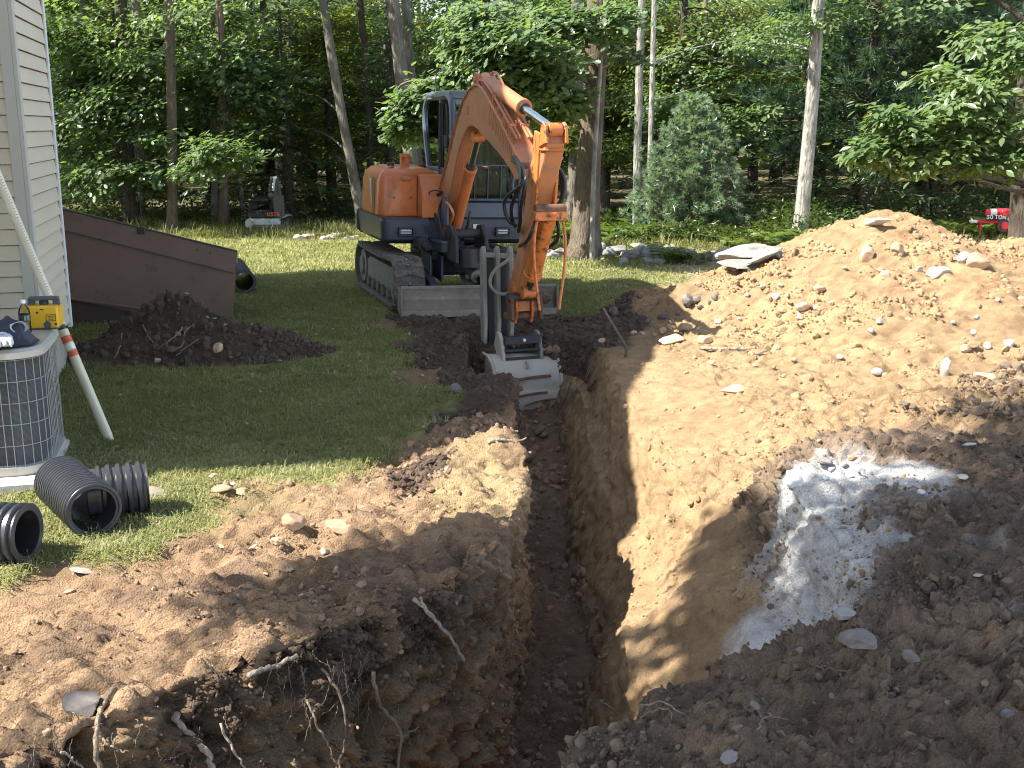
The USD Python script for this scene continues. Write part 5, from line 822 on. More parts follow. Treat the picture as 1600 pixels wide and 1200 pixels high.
# ------------------------------------------------------------------ roots and sticks
def on(pts, lift): 
    o = []
    for p in pts: 
        q = hit(p[0], p[1])
        if o and np.linalg.norm(q - o[-1]) > .12 + 3 * math.hypot(p[0] - lastp[0], p[1] - lastp[1]) * o[-1][1] / FPX: q = at_y(p[0], p[1], o[-1][1])
        lastp = p; v = np.array([0, 0, EYE]) - q; v /= np.linalg.norm(v); o.append(q + v * (p[2] if len(p) > 2 else lift))
    return np.array(o)
def root(pts, w, m='root', label='', group=None, name='root', lift=.03, taper=.5, cat_='root', wob=.008):
    P_ = on(pts, lift); dist = np.linalg.norm(P_[0] - np.array([0, 0, EYE])); r = w / 2 * dist / FPX * .72; n = 8 * len(P_); Q = smooth_path(P_, n); s = np.linspace(0, 1, n)
    Q = Q + (np.stack([noise(np.c_[s * 14, np.full(n, w), np.full(n, k + pts[0][0])], 3) for k in range(3)], 1) - .5) * wob * 2
    rr = r * (1 - taper * s) * (.85 + .4 * noise(np.c_[s * 20, np.full(n, 3.), np.full(n, pts[0][1])], 4)); return single(name, tube(Q, rr, 8), m, label, cat_, group, smooth=True)
root([(272, 1112), (292, 1140), (312, 1165), (335, 1215)], 13, 'root_pale', 'thick pale root hanging from the bank at the bottom left', taper=.1, wob=.012); root([(345, 1130), (362, 1165), (395, 1215)], 6, 'root_pale', 'thin pale root right of the thick pale root'); root([(177, 1073), (162, 1100), (151, 1130), (150, 1165), (168, 1215)], 11, 'root', 'curved brown root beside the grey wedge stone', taper=.2); root([(157, 1155), (175, 1168), (200, 1176)], 6, 'root', 'short side root branching from the curved brown root'); root([(95, 1174), (112, 1185), (132, 1210)], 6, 'root_pale', 'small pale root at the lower left edge')
root([(646, 934), (668, 956), (690, 978), (703, 994), (712, 1010), (727, 1032)], 9, 'root_pale', 'bright broken root jutting over the shaded cut bank', lift=.06, taper=.35); root([(655, 932), (664, 950), (676, 966)], 6, 'root_pale', 'forked stub at the head of the bright broken root', lift=.06)
root([(583, 1050), (588, 1085), (600, 1108), (622, 1135), (626, 1160), (618, 1215)], 8, 'root', 'long root snaking down the shaded cut bank', lift=.04, taper=.2); root([(505, 1045), (525, 1075), (540, 1118), (538, 1160), (528, 1215)], 6, 'root', 'thin root hanging left of the long snaking root', lift=.04); root([(480, 1092), (495, 1130), (512, 1160), (526, 1215)], 5, 'root', 'thin pale root left of the hanging thin root', lift=.04); root([(618, 1150), (640, 1145), (650, 1130)], 4, 'root', 'short spur off the long snaking root', lift=.05)
tw0 = hit(762, 692); tz = lambda px, py, k=0: at_y(px, py, tw0[1] + k)
single('twig', cat(tube(smooth_path([tw0, tz(785, 687, .02), tz(806, 689, .05), tz(822, 684, .1)], 14), np.linspace(.013, .005, 14), 6), tube(smooth_path([tz(790, 687, .03), tz(803, 696, .05), tz(820, 700, .08), tz(822, 709, .08)], 12), np.linspace(.008, .003, 12), 6), tube(smooth_path([tz(775, 689, .0), tz(790, 704, .0), tz(800, 709, .02)], 8), np.linspace(.008, .003, 8), 6)), 'dead_wood', 'bare forked twig poking over the trench rim', 'twig', smooth=True)
root([(388, 1054), (420, 1044), (462, 1025)], 11, 'dead_wood', 'weathered stick lying on the left bank', cat_='stick', name='stick', taper=.2)
st0, st1 = hit(977, 556), hit(972, 535); Pst = np.array([hit(977, 557), at_y(979, 548, hit(977, 557)[1]), at_y(970, 528, hit(977, 557)[1] + .05), at_y(955, 503, hit(977, 557)[1] + .12), at_y(942, 481, hit(977, 557)[1] + .2)]); single('stick', tube(smooth_path(Pst, 24), np.linspace(.016, .012, 24), 7), 'stick', 'dark crooked stick standing in the soil left of the heap', 'stick', smooth=True)
root([(1096, 544), (1130, 545), (1168, 546)], 6, 'dead_wood', 'pale stick lying at the foot of the heap', cat_='stick', name='stick', taper=.1); root([(1180, 553), (1192, 550), (1202, 545)], 5, 'dead_wood', 'short stick right of the pale stick', cat_='stick', name='stick')
root([(992, 1163), (997, 1120, .08), (1008, 1104, .12), (1028, 1099, .14), (1046, 1103, .12), (1066, 1115, .04)], 5, 'root', 'looping root arching at the trench mouth', lift=.03, taper=.4); root([(998, 1122, .08), (1018, 1110, .1), (1040, 1107, .1), (1052, 1121, .05)], 4, 'root', 'second loop inside the arching root', lift=.03); root([(945, 1096), (965, 1112), (985, 1125), (1003, 1138)], 4, 'root', 'thin root crossing the trench floor to the arch', lift=.03); root([(858, 1197), (885, 1180), (912, 1168), (942, 1172)], 4, 'root', 'thin pale root at the bottom of the trench', lift=.03)
root([(1275, 1040), (1300, 1046), (1332, 1050)], 4, 'root', 'thin root on the spoil slope', lift=.03); root([(1284, 1043), (1296, 1036), (1300, 1028)], 3, 'root', 'spur of the thin root on the spoil slope', lift=.03); root([(1186, 1140), (1192, 1124), (1206, 1118), (1228, 1126)], 4, 'root', 'hooked rootlet in the near spoil', lift=.03); root([(1222, 988), (1235, 990), (1250, 989)], 4, 'root', 'short rootlet at the clay edge', lift=.03)
for k, pts in enumerate(([(302, 508), (288, 520), (283, 541), (266, 546)], [(286, 512), (270, 528), (246, 545)], [(224, 508), (232, 525), (240, 536)], [(190, 522), (186, 545), (178, 560)], [(310, 530), (292, 542), (275, 556)])): root(pts, 3.2, 'root', ['long wavy root on the right of the dark heap', 'thin root crossing the middle of the dark heap', 'short root near the top of the dark heap', 'rootlet on the left of the dark heap', 'low rootlet on the right of the dark heap'][k], lift=.03)
stone(340, 548, 18, 'stone_tan', 'pale stone at the right foot of the dark heap', flat=.9); stone(278, 524, 10, 'stone_tan', 'small pale stone in the dark heap', flat=.8); stone(245, 565, 12, 'stone_tan', 'small pale stone at the front foot of the dark heap', flat=.7)
rf_ = np.random.default_rng(5)
for k in range(90):                                             # fine rootlets hanging from the cut
    px, py = rf_.choice([rf_.uniform(420, 700), rf_.uniform(20, 420)], p=[.8, .2]), 0; py = (1010 + rf_.uniform(0, 130)) if px > 420 else 1120 + rf_.uniform(0, 70)
    L = rf_.uniform(15, 75); dx = rf_.normal(0, 16); root([(px, py), (px + dx * .4, py + L * .5), (px + dx, min(py + L, 1215))], rf_.uniform(1.0, 2.2), 'root', 'fine rootlet hanging from the shaded cut of the left bank', 'fine rootlets in the cut', name='rootlet', lift=.03, wob=.008)
for k in range(26):
    px, py = rf_.uniform(880, 930), rf_.uniform(570, 640); L = rf_.uniform(20, 50); root([(px, py), (px - 8, py + L * .5), (px - 20, py + L)], rf_.uniform(1.3, 2.2), 'root', 'fine rootlet combed down the trench side right of the bucket', 'fine rootlets right of the bucket', name='rootlet', lift=.02)
for px, py, w in ((453, 893, 22), (215, 1000, 8), (190, 662, 9), (107, 612, 8), (150, 590, 8)):
    q = hit(px, py); r = w / 2 * np.linalg.norm(q) / FPX; o = np.array([(math.cos(t) * (1 if i % 2 else .55), math.sin(t) * (1 if i % 2 else .55)) for i, t in enumerate(np.linspace(0, 2 * math.pi, 15)[:-1])]) * r
    single('leaf', plate(o, q + UZ * .012, (1, .1, .15), (-.1, .95, .1), .002, .0005), 'dead_leaf', 'pale dry leaf lying on the ground', 'leaf', 'dry leaves on the ground')
# ------------------------------------------------------------------ foliage
def unit(v): return v / np.maximum(np.linalg.norm(v, axis=-1, keepdims=True), 1e-9)
_lob = np.array([(0, 0), (.10, .10), (.26, .22), (.13, .34), (.34, .52), (.17, .64), (.24, .82), (.0, 1.0)])
def template(kind):
    """Leaf outline in x (across), y (along); returns points and triangles, folded a little along the midrib."""
    if kind == 'lobed':
        a = _lob; n = len(a); p = [(x, y, .10 * x) for x, y in a] + [(-x, y, .10 * x) for x, y in a[1:-1]]; t = []
        R_ = list(range(n)); L_ = [0] + list(range(n, 2 * n - 2)) + [n - 1]; mid = [(0, .3, -.02), (0, .62, -.02)]; m0 = len(p); p += mid
        for S_, s in ((R_, 1), (L_, -1)):
            for i in range(n - 1): c = m0 if (i < 3) else m0 + 1; t.append((c, S_[i], S_[i + 1])[::s])
            t.append((m0, S_[3], m0 + 1)[::s])
        return np.array(p), np.array(t)
    if kind == 'oval': p = np.array([(0, 0, 0), (.23, .32, .05), (.20, .66, .06), (0, 1, 0), (-.20, .66, .06), (-.23, .32, .05)]); return p, np.array([(0, 1, 2), (0, 2, 3), (0, 3, 4), (0, 4, 5)])
    if kind == 'needle': return np.array([(-.06, 0, 0), (.06, 0, 0), (0, 1, 0)]), np.array([(0, 1, 2)])
    if kind == 'spray': p = np.array([(0, 0, 0), (.16, .3, -.03), (.05, .42, .0), (.13, .68, -.05), (0, 1, -.08), (-.13, .68, -.05), (-.05, .42, 0), (-.16, .3, -.03)]); return p, np.array([(0, 1, 2), (0, 2, 6), (0, 6, 7), (2, 3, 4), (2, 4, 6), (6, 4, 5)])
    return np.array([(0, 0, 0), (.27, .45, .07), (0, 1, 0), (-.27, .45, .07)]), np.array([(0, 1, 2), (0, 2, 3)])
def leaves(pos, nrm_, along, size, kind):
    p, t = template(kind); n = len(pos); y = unit(along - nrm_ * (along * nrm_).sum(1, keepdims=True)); x = np.cross(y, nrm_); size = np.broadcast_to(size, n)
    V = pos[:, None] + size[:, None, None] * (x[:, None] * p[None, :, 0, None] + y[:, None] * p[None, :, 1, None] + nrm_[:, None] * p[None, :, 2, None])
    return V.reshape(-1, 3), (t[None] + np.arange(n)[:, None, None] * len(p)).reshape(-1, 3)
def cloud(rng, c, rad, n, size, kind='diamond', up=.9, droop=.25):
    """n leaves gathered in flat sprays through an ellipsoid, mostly facing up and out."""
    rad = np.asarray(rad, float); m = max(4, int(n / 38)); d0 = unit(rng.normal(size=(m, 3))); r0 = rng.uniform(0, 1, m) ** .5; cen = d0 * r0[:, None] * rad; k = rng.integers(0, m, n)
    sp_ = np.array([.30, .30, .10]) * rad + np.array([.06, .06, .02]); tilt = rng.normal(0, .35, (m, 2)); off = rng.normal(size=(n, 3)) * sp_ * rng.uniform(.6, 1.1, m)[k, None]; off[:, 2] += (off[:, :2] * tilt[k]).sum(1) - .12 * np.hypot(off[:, 0], off[:, 1]); off += cen[k]
    d = unit(off / np.maximum(rad, .05)); nn = unit((np.c_[-tilt[k], np.ones(n)] * .6 + SUN * .75) * up + d * .35 + rng.normal(size=(n, 3)) * .34); al = unit(unit(off - cen[k]) * np.array([1, 1, .3]) + rng.normal(size=(n, 3)) * .5 - np.array([0, 0, droop]))
    return leaves(np.asarray(c) + off, nn, al, size * rng.uniform(.6, 1.25, n), kind)
def trunk_mesh(P_, r0, r1, n=14, seg_=26, flare=.5, seed=0):
    Q = smooth_path(P_, seg_); s = np.linspace(0, 1, seg_); rr = r0 + (r1 - r0) * s; rr = rr * (1 + flare * np.exp(-s * np.linalg.norm(Q[-1] - Q[0]) / .35))
    v, f = tube(Q, rr, n); k = seg_ * n; ctr = np.repeat(Q, n, 0); d = v[:k] - ctr; v[:k] = ctr + d * (1 + .16 * (noise(np.c_[d / np.maximum(r0, .05) * 1.5, ] + np.c_[np.zeros((k, 2)), ctr[:, 2:] * .7] + seed, seed) - .5) * 2)[:, None]
    return v, f
def limb(a, b, r0, r1, rng, sag=.0, seg_=9):
    a, b = np.asarray(a, float), np.asarray(b, float); L = np.linalg.norm(b - a); m = (a + b) / 2 + rng.normal(0, .06, 3) * L + np.array([0, 0, sag * L]); Q = smooth_path([a, m, b], seg_); return tube(Q, np.linspace(r0, r1, seg_), 6)
def decid(seed, h=13, z0=2.6, spread=3.0, nlimb=13, leaf=.14, per=640, kind='diamond', lean=(0, 0), r=.2, top_leaf=.30, upper=110):
    """A broadleaf tree about the origin: (trunk with its limbs, crown)."""
    rng = np.random.default_rng(seed); tp = np.array([[0, 0, -.15], [lean[0] * .3 + rng.normal(0, .1), lean[1] * .3 + rng.normal(0, .1), h * .33], [lean[0] * .65, lean[1] * .65, h * .66], [lean[0], lean[1], h]])
    wood, fol = [trunk_mesh(tp, r, r * .3, seed=seed)], []; ax = lambda z: np.array([np.interp(z, tp[:, 2], tp[:, 0]), np.interp(z, tp[:, 2], tp[:, 1]), z])
    for k in range(nlimb):
        z = z0 + (h * .62 - z0) * (k / nlimb) ** 1.1 + rng.uniform(-.2, .2); a = k * 2.4 + rng.normal(0, .4); L = spread * rng.uniform(.55, 1.05); b = ax(z) + np.array([math.cos(a) * L, math.sin(a) * L, rng.uniform(-.05, .32) * L]); wood.append(limb(ax(z), b, r * .24, .012, rng, .06))
        for q in (1.0, .62): c = ax(z) + (b - ax(z)) * q; fol.append(cloud(rng, c + np.array([0, 0, .08]), (L * .36, L * .36, .20 + .08 * L), int(per * (.7 if q < 1 else 1)), leaf, kind))
    for k in range(7):
        z = h * (.62 + .06 * k); a = rng.uniform(0, 6.28); c = ax(min(z, h)) + np.array([math.cos(a), math.sin(a), 0]) * rng.uniform(.4, 1.6); fol.append(cloud(rng, c, (1.7, 1.7, .8), upper // 7, top_leaf))
    return cat(*wood), cat(*fol)
def hemlock(seed, h=11, spread=2.6, leaf=.20, n=46, per=75, z0=.5, kind='spray', r=.14):
    rng = np.random.default_rng(seed); wood = [trunk_mesh([[0, 0, -.1], [.05, 0, h * .5], [0, .05, h]], r, .02, seed=seed)]; fol = []
    for k in range(n):
        t = (k + .5) / n; z = z0 + (h - z0) * t; L = spread * (1 - t) ** .75 * rng.uniform(.7, 1.1) + .15; a = k * 2.39996 + rng.normal(0, .3); d = np.array([math.cos(a), math.sin(a), 0]); b = np.array([0, 0, z]) + d * L - np.array([0, 0, L * rng.uniform(.05, .3)]); wood.append(limb((0, 0, z), b, .022, .006, rng, .05, 6))
        m = max(12, int(per * (.35 + .65 * L / spread))); s = rng.uniform(.15, 1.05, m); side = rng.uniform(-1, 1, m) * .42 * L * (1.05 - .6 * s); perp = np.array([-d[1], d[0], 0]); pos = np.array([0, 0, z]) + np.outer(s, b - np.array([0, 0, z])) + np.outer(side, perp) + np.c_[np.zeros((m, 2)), rng.normal(0, .05, m) - np.abs(side) * .15]
        nn = unit(np.array([0, 0, 1.]) + rng.normal(size=(m, 3)) * .28); al = unit(d[None] + np.outer(np.sign(side) * .8, perp) + rng.normal(size=(m, 3)) * .25 - np.array([0, 0, .25])); fol.append(leaves(pos, nn, al, leaf * rng.uniform(.7, 1.4, m), kind))
    return cat(*wood), cat(*fol)
def pine(seed, h=4, spread=1.5, needle=.13, n=120, tuft=34, z0=.25, r=.07, power=.8):
    rng = np.random.default_rng(seed); wood = [trunk_mesh([[0, 0, -.1], [.03, 0, h * .5], [0, .03, h]], r, .012, seed=seed)]; fol = []
    for k in range(n):
        t = (k + .5) / n; z = z0 + (h - z0) * t; L = spread * (1 - t) ** power * rng.uniform(.55, 1.1) + .1; a = k * 2.39996 + rng.normal(0, .3); d = np.array([math.cos(a), math.sin(a), 0]); b = np.array([0, 0, z]) + d * L + np.array([0, 0, L * rng.uniform(.0, .35)])
        if k % 2 == 0: wood.append(limb((0, 0, z), b, .018, .005, rng, -.03, 5))
        for s in np.linspace(.35, 1.0, max(2, int(L / .22))):
            c = np.array([0, 0, z]) * (1 - s) + b * s + rng.normal(0, .06, 3); dd = unit(rng.normal(size=(tuft, 3)) * .75 + (d + np.array([0, 0, .5]))); nn = unit(np.cross(dd, rng.normal(size=(tuft, 3)))); fol.append(leaves(np.repeat(c[None], tuft, 0), nn, dd, needle * rng.uniform(.7, 1.2, tuft), 'needle'))
    return cat(*wood), cat(*fol)
def plant_tree(name, label, loc, wood, fol, wm, fm, group=None, extra=()):
    t = Thing(name, label, 'tree', loc, group); v, f = wood; t.part('trunk', (v + np.array(loc), f), wm, True)
    v, f = fol; t.part('crown', (v + np.array(loc), f), fm, False); return t
# ---- trees one can point to: trunk drawn from its own line in the photograph, with limbs of sunlit leaves
def tree_line(pb, pt_, w, dist=None):
    """Base and a high point of a trunk whose base is at pixel pb and which crosses pt_, w pixels wide."""
    b = at_z(*pb) if dist is None else at_y(pb[0], pb[1], dist)
    b[2] = 0; q = at_y(pt_[0], pt_[1], b[1]); return b, q, w / 2 * b[1] / FPX
def hero(name, label, pb, pt_, w, wm, fm, seed, dist=None, h=14, cl=(), leaf=.15, kind='lobed', cy=0., per=300, z0=4.2, rnd=True, flare=.5, up=True):
    b, q, r = tree_line(pb, pt_, w, dist); s = (q - b) / (q[2] - b[2]); rng = np.random.default_rng(seed); top = b + s * h
    wood = [trunk_mesh([b - UZ * .15, b + s * (h * .3) + rng.normal(0, .03, 3), b + s * (h * .65) + rng.normal(0, .08, 3), top], r, r * .45, 16, 34, flare, seed)]; fol = []
    for px, py, wx, hz, dy in cl:                                # clusters placed where the photograph shows sunlit sprays
        c = at_y(px, py, b[1] + cy + dy); sc = c[1] / FPX; za = max(1.2, c[2] - .3 * abs(c[0] - b[0])); a0 = b + s * za; wood.append(limb(a0, c, r * .16 + .01, .008, rng, .04)); n = int(per * wx * hz / 3600 + 60)
        fol.append(cloud(rng, c, (wx / 2 * sc, wx / 2 * sc * .9, hz / 2 * sc), n, leaf, kind))
    if up:
        for k in range(4):
            z = z0 + 4.2 * (k / 3) ** .9; a = rng.uniform(0, 6.28); L = rng.uniform(1.2, 3.0); c = b + s * z + np.array([math.cos(a) * L, math.sin(a) * L, rng.uniform(0, .5)]); wood.append(limb(b + s * (z - .4), c, r * .18, .012, rng, .05)); fol.append(cloud(rng, c, (1.5, 1.5, .6), 320 if z < 7 else 90, .16 if z < 7 else .30))
    return plant_tree(name, label, b, (lambda m: (m[0] - b, m[1]))(cat(*wood)), (lambda m: (m[0] - b, m[1]))(cat(*fol)), wm, fm)
L1 = [(150, 70, 110, 40, 0), (230, 95, 130, 46, -.8), (330, 85, 120, 40, -.4), (130, 130, 90, 44, 0), (205, 150, 130, 44, -1), (300, 112, 110, 40, 0), (150, 185, 110, 42, -.6), (240, 165, 90, 36, -1.2), (385, 100, 80, 36, 0), (120, 235, 70, 40, -.6)]
hero('oak_tree', 'oak with dark twin-looking trunk and bright leaf layers at the left, by the house', (208, 354), (200, 190), 22, 'bark_dark', 'leaf_oak', 101, cl=L1, leaf=.15, per=520)
hero('oak_tree', 'oak close behind the dark trunk at the left, its bark greyer', (217, 356), (214, 190), 17, 'bark_grey', 'leaf_oak', 102, dist=26.5, cl=[(170, 262, 120, 34, -2.5), (140, 280, 80, 30, -2.5), (215, 270, 80, 30, -2), (110, 70, 60, 40, 0)], per=560)
hero('maple_tree', 'short thick brown trunk standing alone at the left lawn edge', (268, 363), (267, 290), 17, 'bark_brown', 'leaf_oak', 103, cl=[(330, 232, 110, 40, -1), (300, 262, 90, 30, -1), (255, 215, 80, 34, 0), (370, 250, 80, 30, -.5)], per=480)
hero('oak_tree', 'tall dark trunk with bright tiers left of the small dark excavator', (350, 357), (345, 120), 14, 'bark_brown', 'leaf_oak', 104, cl=[(350, 128, 120, 34, 0), (400, 150, 90, 40, .5), (310, 165, 80, 40, .5), (380, 205, 80, 36, 0), (430, 120, 70, 46, 1)], per=480)
hero('maple_tree', 'slimmer trunk paired with the tall dark one at the left', (336, 356), (332, 120), 11, 'bark_grey', 'leaf_maple', 105, dist=26, cl=[(300, 40, 90, 50, 0), (360, 30, 90, 50, 0)])
hero('birch_tree', 'thin pale leaning trunk beside the small dark excavator', (384, 356), (374, 285), 7, 'bark_pale', 'leaf_yellow', 106, dist=27, cl=[(375, 270, 60, 40, 0), (395, 230, 60, 40, 0), (450, 60, 80, 50, 2), (480, 90, 60, 40, 2)], kind='oval', leaf=.10, per=500)
hero('oak_tree', 'long grey trunk leaning left behind the excavator hood', (571, 352), (503, 0), 16, 'bark_grey', 'leaf_maple', 107, dist=25, cl=[(520, 240, 60, 30, 2), (470, 150, 90, 40, 3), (450, 200, 90, 40, 3), (560, 180, 50, 40, 3)], kind='oval', leaf=.11, h=15, z0=6)
hero('oak_tree', 'near-black slim trunk behind the excavator hood', (580, 345), (557, 0), 13, 'bark_dark', 'leaf_dark', 108, dist=28, h=15, z0=6.5, cl=[(600, 60, 70, 50, 1), (540, 100, 60, 40, 1)], kind='oval', leaf=.11)
hero('oak_tree', 'stout pale grey trunk behind the excavator cab with a bright low branch', (650, 345), (612, 0), 24, 'bark_grey', 'leaf_oak', 109, dist=25, h=15, z0=6.5, cl=[(640, 180, 62, 50, -5), (625, 205, 40, 36, -5), (690, 125, 60, 40, -5), (655, 150, 46, 36, -5), (720, 110, 50, 40, -5), (670, 215, 40, 40, -4.5)], per=900, leaf=.15)
hero('oak_tree', 'second grey trunk pressed against the stout one behind the cab', (662, 345), (632, 0), 14, 'bark_grey', 'leaf_dark', 110, dist=25.6, h=15, z0=6.5, cl=[(680, 40, 80, 50, 0)], kind='oval', leaf=.11)
C1 = [(745, 30, 90, 46, -1.5), (800, 60, 110, 50, -2), (860, 30, 90, 40, -1), (735, 75, 60, 40, -1.5), (790, 100, 90, 46, -2), (850, 95, 90, 50, -1.6), (905, 45, 80, 36, -1), (960, 30, 70, 34, -1), (830, 140, 110, 46, -1.5), (770, 60, 60, 40, -2), (880, 160, 70, 40, -1), (845, 180, 60, 34, -.5)]
hero('oak_tree', 'big old oak with flaring foot and leafy limbs over the excavator arm', (910, 404), (933, 60), 40, 'bark_brown', 'leaf_oak', 111, up=False, cl=C1, leaf=.135, per=900, h=14, z0=6.0, flare=.75)
hero('dead_tree', 'split pale slender stem rising in front of the big old oak', (926, 409), (941, 60), 8, 'bark_pale', 'leaf_oak', 112, h=6.2, up=False, cl=[(985, 90, 40, 24, 0)], flare=.2)
hero('maple_tree', 'broad grey trunk behind the excavator arm', (890, 372), (893, 240), 22, 'bark_grey', 'leaf_yellow', 113, up=False, dist=25, cl=[(888, 215, 60, 40, -.5), (900, 190, 50, 40, -.5), (990, 120, 60, 60, 2), (1020, 60, 80, 60, 2)], kind='oval', leaf=.12, per=520)
M1 = [(1030, 185, 80, 26, .6), (1090, 178, 100, 26, .8), (1150, 185, 90, 28, .8), (1185, 172, 60, 26, .8), (1040, 160, 70, 26, .6), (1120, 205, 60, 20, .8)]
hero('maple_tree', 'pale grey trunk with a flat layer of bright leaves right of the big oak', (996, 367), (1003, 60), 13, 'bark_pale', 'leaf_maple', 114, up=False, cl=M1, leaf=.12, per=900, kind='lobed')
hero('maple_tree', 'thinner pale trunk just right of the one with the flat leaf layer', (1013, 368), (1018, 60), 9, 'bark_pale', 'leaf_maple', 115, up=False, cl=[(1060, 90, 90, 50, 1), (1110, 130, 80, 46, 1), (1160, 60, 90, 50, 1)], leaf=.12, kind='oval')
hero('maple_tree', 'leaning trunk mottled pale and grey, standing alone left of the sand heap', (1247, 382), (1279, 30), 22, 'bark_pale', 'leaf_maple', 116, cl=[(1230, 30, 80, 40, 0), (1300, 20, 90, 40, 0), (1190, 70, 60, 40, 1), (1250, 75, 60, 40, 1)], kind='oval', leaf=.12, h=14, z0=5.4)
R1 = [(1350, 240, 50, 34, -5), (1390, 225, 80, 44, -5), (1440, 200, 80, 44, -5), (1400, 180, 70, 30, -5), (1450, 250, 90, 40, -5), (1500, 225, 90, 50, -5), (1500, 165, 80, 40, -5), (1545, 130, 90, 44, -5), (1560, 190, 80, 50, -5), (1590, 90, 70, 60, -5), (1540, 260, 80, 36, -5), (1590, 240, 70, 44, -5), (1480, 120, 60, 30, -4.5), (1550, 60, 90, 50, -4.5)]
hero('hickory_tree', 'dark furrowed trunk at the right edge with low leafy branches over the heap', (1604, 388), (1614, 200), 50, 'bark_dark', 'leaf_maple', 117, cl=R1, leaf=.14, kind='oval', per=430, dist=20.5, flare=.3)
fr_ = np.random.default_rng(19)
def grid(x0, x1, y0, y1, n, wx=80, hz=40): return [(fr_.uniform(x0, x1), y0 + (y1 - y0) * (k + fr_.uniform(0, 1)) / n, wx * fr_.uniform(.7, 1.3), hz * fr_.uniform(.7, 1.2), fr_.uniform(-1.2, 1.2)) for k in range(n)]
hero('maple_tree', 'yellow green leafy maple filling the gap behind the small dark excavator', (455, 350), (452, 60), 8, 'bark_grey', 'leaf_yellow', 121, dist=28.5, cl=grid(400, 560, 5, 260, 18), kind='oval', leaf=.12, per=520, up=False)
hero('maple_tree', 'leafy maple behind the slim dark trunk at the hood', (612, 350), (606, 60), 8, 'bark_grey', 'leaf_maple', 122, dist=30.5, cl=grid(530, 720, 5, 250, 18), kind='oval', leaf=.12, per=480, up=False)
hero('maple_tree', 'leafy yellow green maple high between the big oak and the leaning trunk', (1110, 362), (1105, 60), 8, 'bark_grey', 'leaf_yellow', 123, dist=29.5, cl=grid(950, 1270, 0, 175, 22, 100), kind='oval', leaf=.12, per=520, up=False)
hero('maple_tree', 'leafy maple at the far left above the bulkhead', (135, 352), (130, 60), 9, 'bark_grey', 'leaf_maple', 124, dist=27.5, cl=grid(85, 330, 5, 300, 24, 90), kind='oval', leaf=.12, per=520, up=False)
hero('maple_tree', 'leafy maple high at the upper right behind the low hickory branches', (1460, 362), (1452, 60), 9, 'bark_dark', 'leaf_maple', 125, dist=26.5, cl=grid(1330, 1600, 0, 110, 12, 90), kind='oval', leaf=.12, per=420, up=False)
hero('maple_tree', 'leafy maple behind the excavator boom', (800, 352), (800, 60), 9, 'bark_grey', 'leaf_oak', 126, dist=28.5, cl=grid(690, 930, 0, 240, 16, 90), kind='oval', leaf=.12, per=480, up=False)
# ---- conifers
w_, f_ = pine(201, h=2.75, spread=1.25, needle=.13, n=230, tuft=78, power=.7); b_ = at_z(1076, 372); plant_tree('pine_tree', 'young blue-green pine, the brightest conifer at the wood edge', b_, w_, f_, 'bark_brown', 'needle_blue')
w_, f_ = pine(203, h=1.6, spread=.7, needle=.15, n=60, tuft=34); b_ = at_z(1028, 376); plant_tree('pine_tree', 'small pine seedling at the foot of the young blue-green pine', b_, w_, f_, 'bark_brown', 'needle_blue')
w_, f_ = pine(202, h=13, spread=3.4, needle=.26, n=300, tuft=34, z0=.8, r=.17, power=.55); b_ = at_y(1345, 372, 26.); b_[2] = 0; plant_tree('pine_tree', 'tall dark pine behind the leaning mottled trunk', b_, w_, f_, 'bark_dark', 'needle_pine')
plant_tree('pine_tree', 'dark pine further right behind the sand heap', np.array([11.4, 29, 0]), *(lambda q: (q[0] * 1, q[1]))(pine(204, h=12, spread=3.2, needle=.28, n=220, tuft=30, z0=.8, r=.16, power=.6)), 'bark_dark', 'needle_pine')
# ---- the rest of the wood: a few kinds, set out one by one
PROTO = []
for k, (mk, wm, fm, nm, lab) in enumerate(((decid(301, 9.5, 2.0, 2.8), 'bark_grey', 'leaf_oak', 'oak_tree', 'green oak standing in the wood'), (decid(302, 10, 2.4, 3.0, 15), 'bark_dark', 'leaf_dark', 'oak_tree', 'dark green oak standing in the wood'),
        (decid(303, 9, 1.5, 2.5, 16, .12), 'bark_grey', 'leaf_maple', 'maple_tree', 'light green maple standing in the wood'), (decid(304, 8.5, 1.4, 2.4, 16, .11), 'bark_brown', 'leaf_yellow', 'maple_tree', 'yellow green maple standing in the wood'),
        (hemlock(305, 9.5, 2.4), 'bark_dark', 'needle_hemlock', 'hemlock_tree', 'dark feathery hemlock standing in the wood'), (hemlock(306, 5.5, 1.9, .17, 34, 80, .2), 'bark_dark', 'needle_hemlock', 'hemlock_tree', 'young hemlock with drooping sprays at the wood edge'))):
    PROTO.append((mk, wm, fm, nm, lab, [None]))
def put(k, x, y_, rz, s):
    mk, wm, fm, nm, lab, first = PROTO[k]; g = 'trees of the wood: ' + lab
    if first[0] is None:
        t = Thing(nm, lab, 'tree', (x, y_, 0), g); v, f = mk[0]; t.part('trunk', (v + t.loc, f), wm, True); v, f = mk[1]; t.part('crown', (v + t.loc, f), fm, False); first[0] = t.path
    else: copy_thing(first[0], nm, lab, 'tree', (x, y_, 0), rz, s, g)
wr = np.random.default_rng(77)
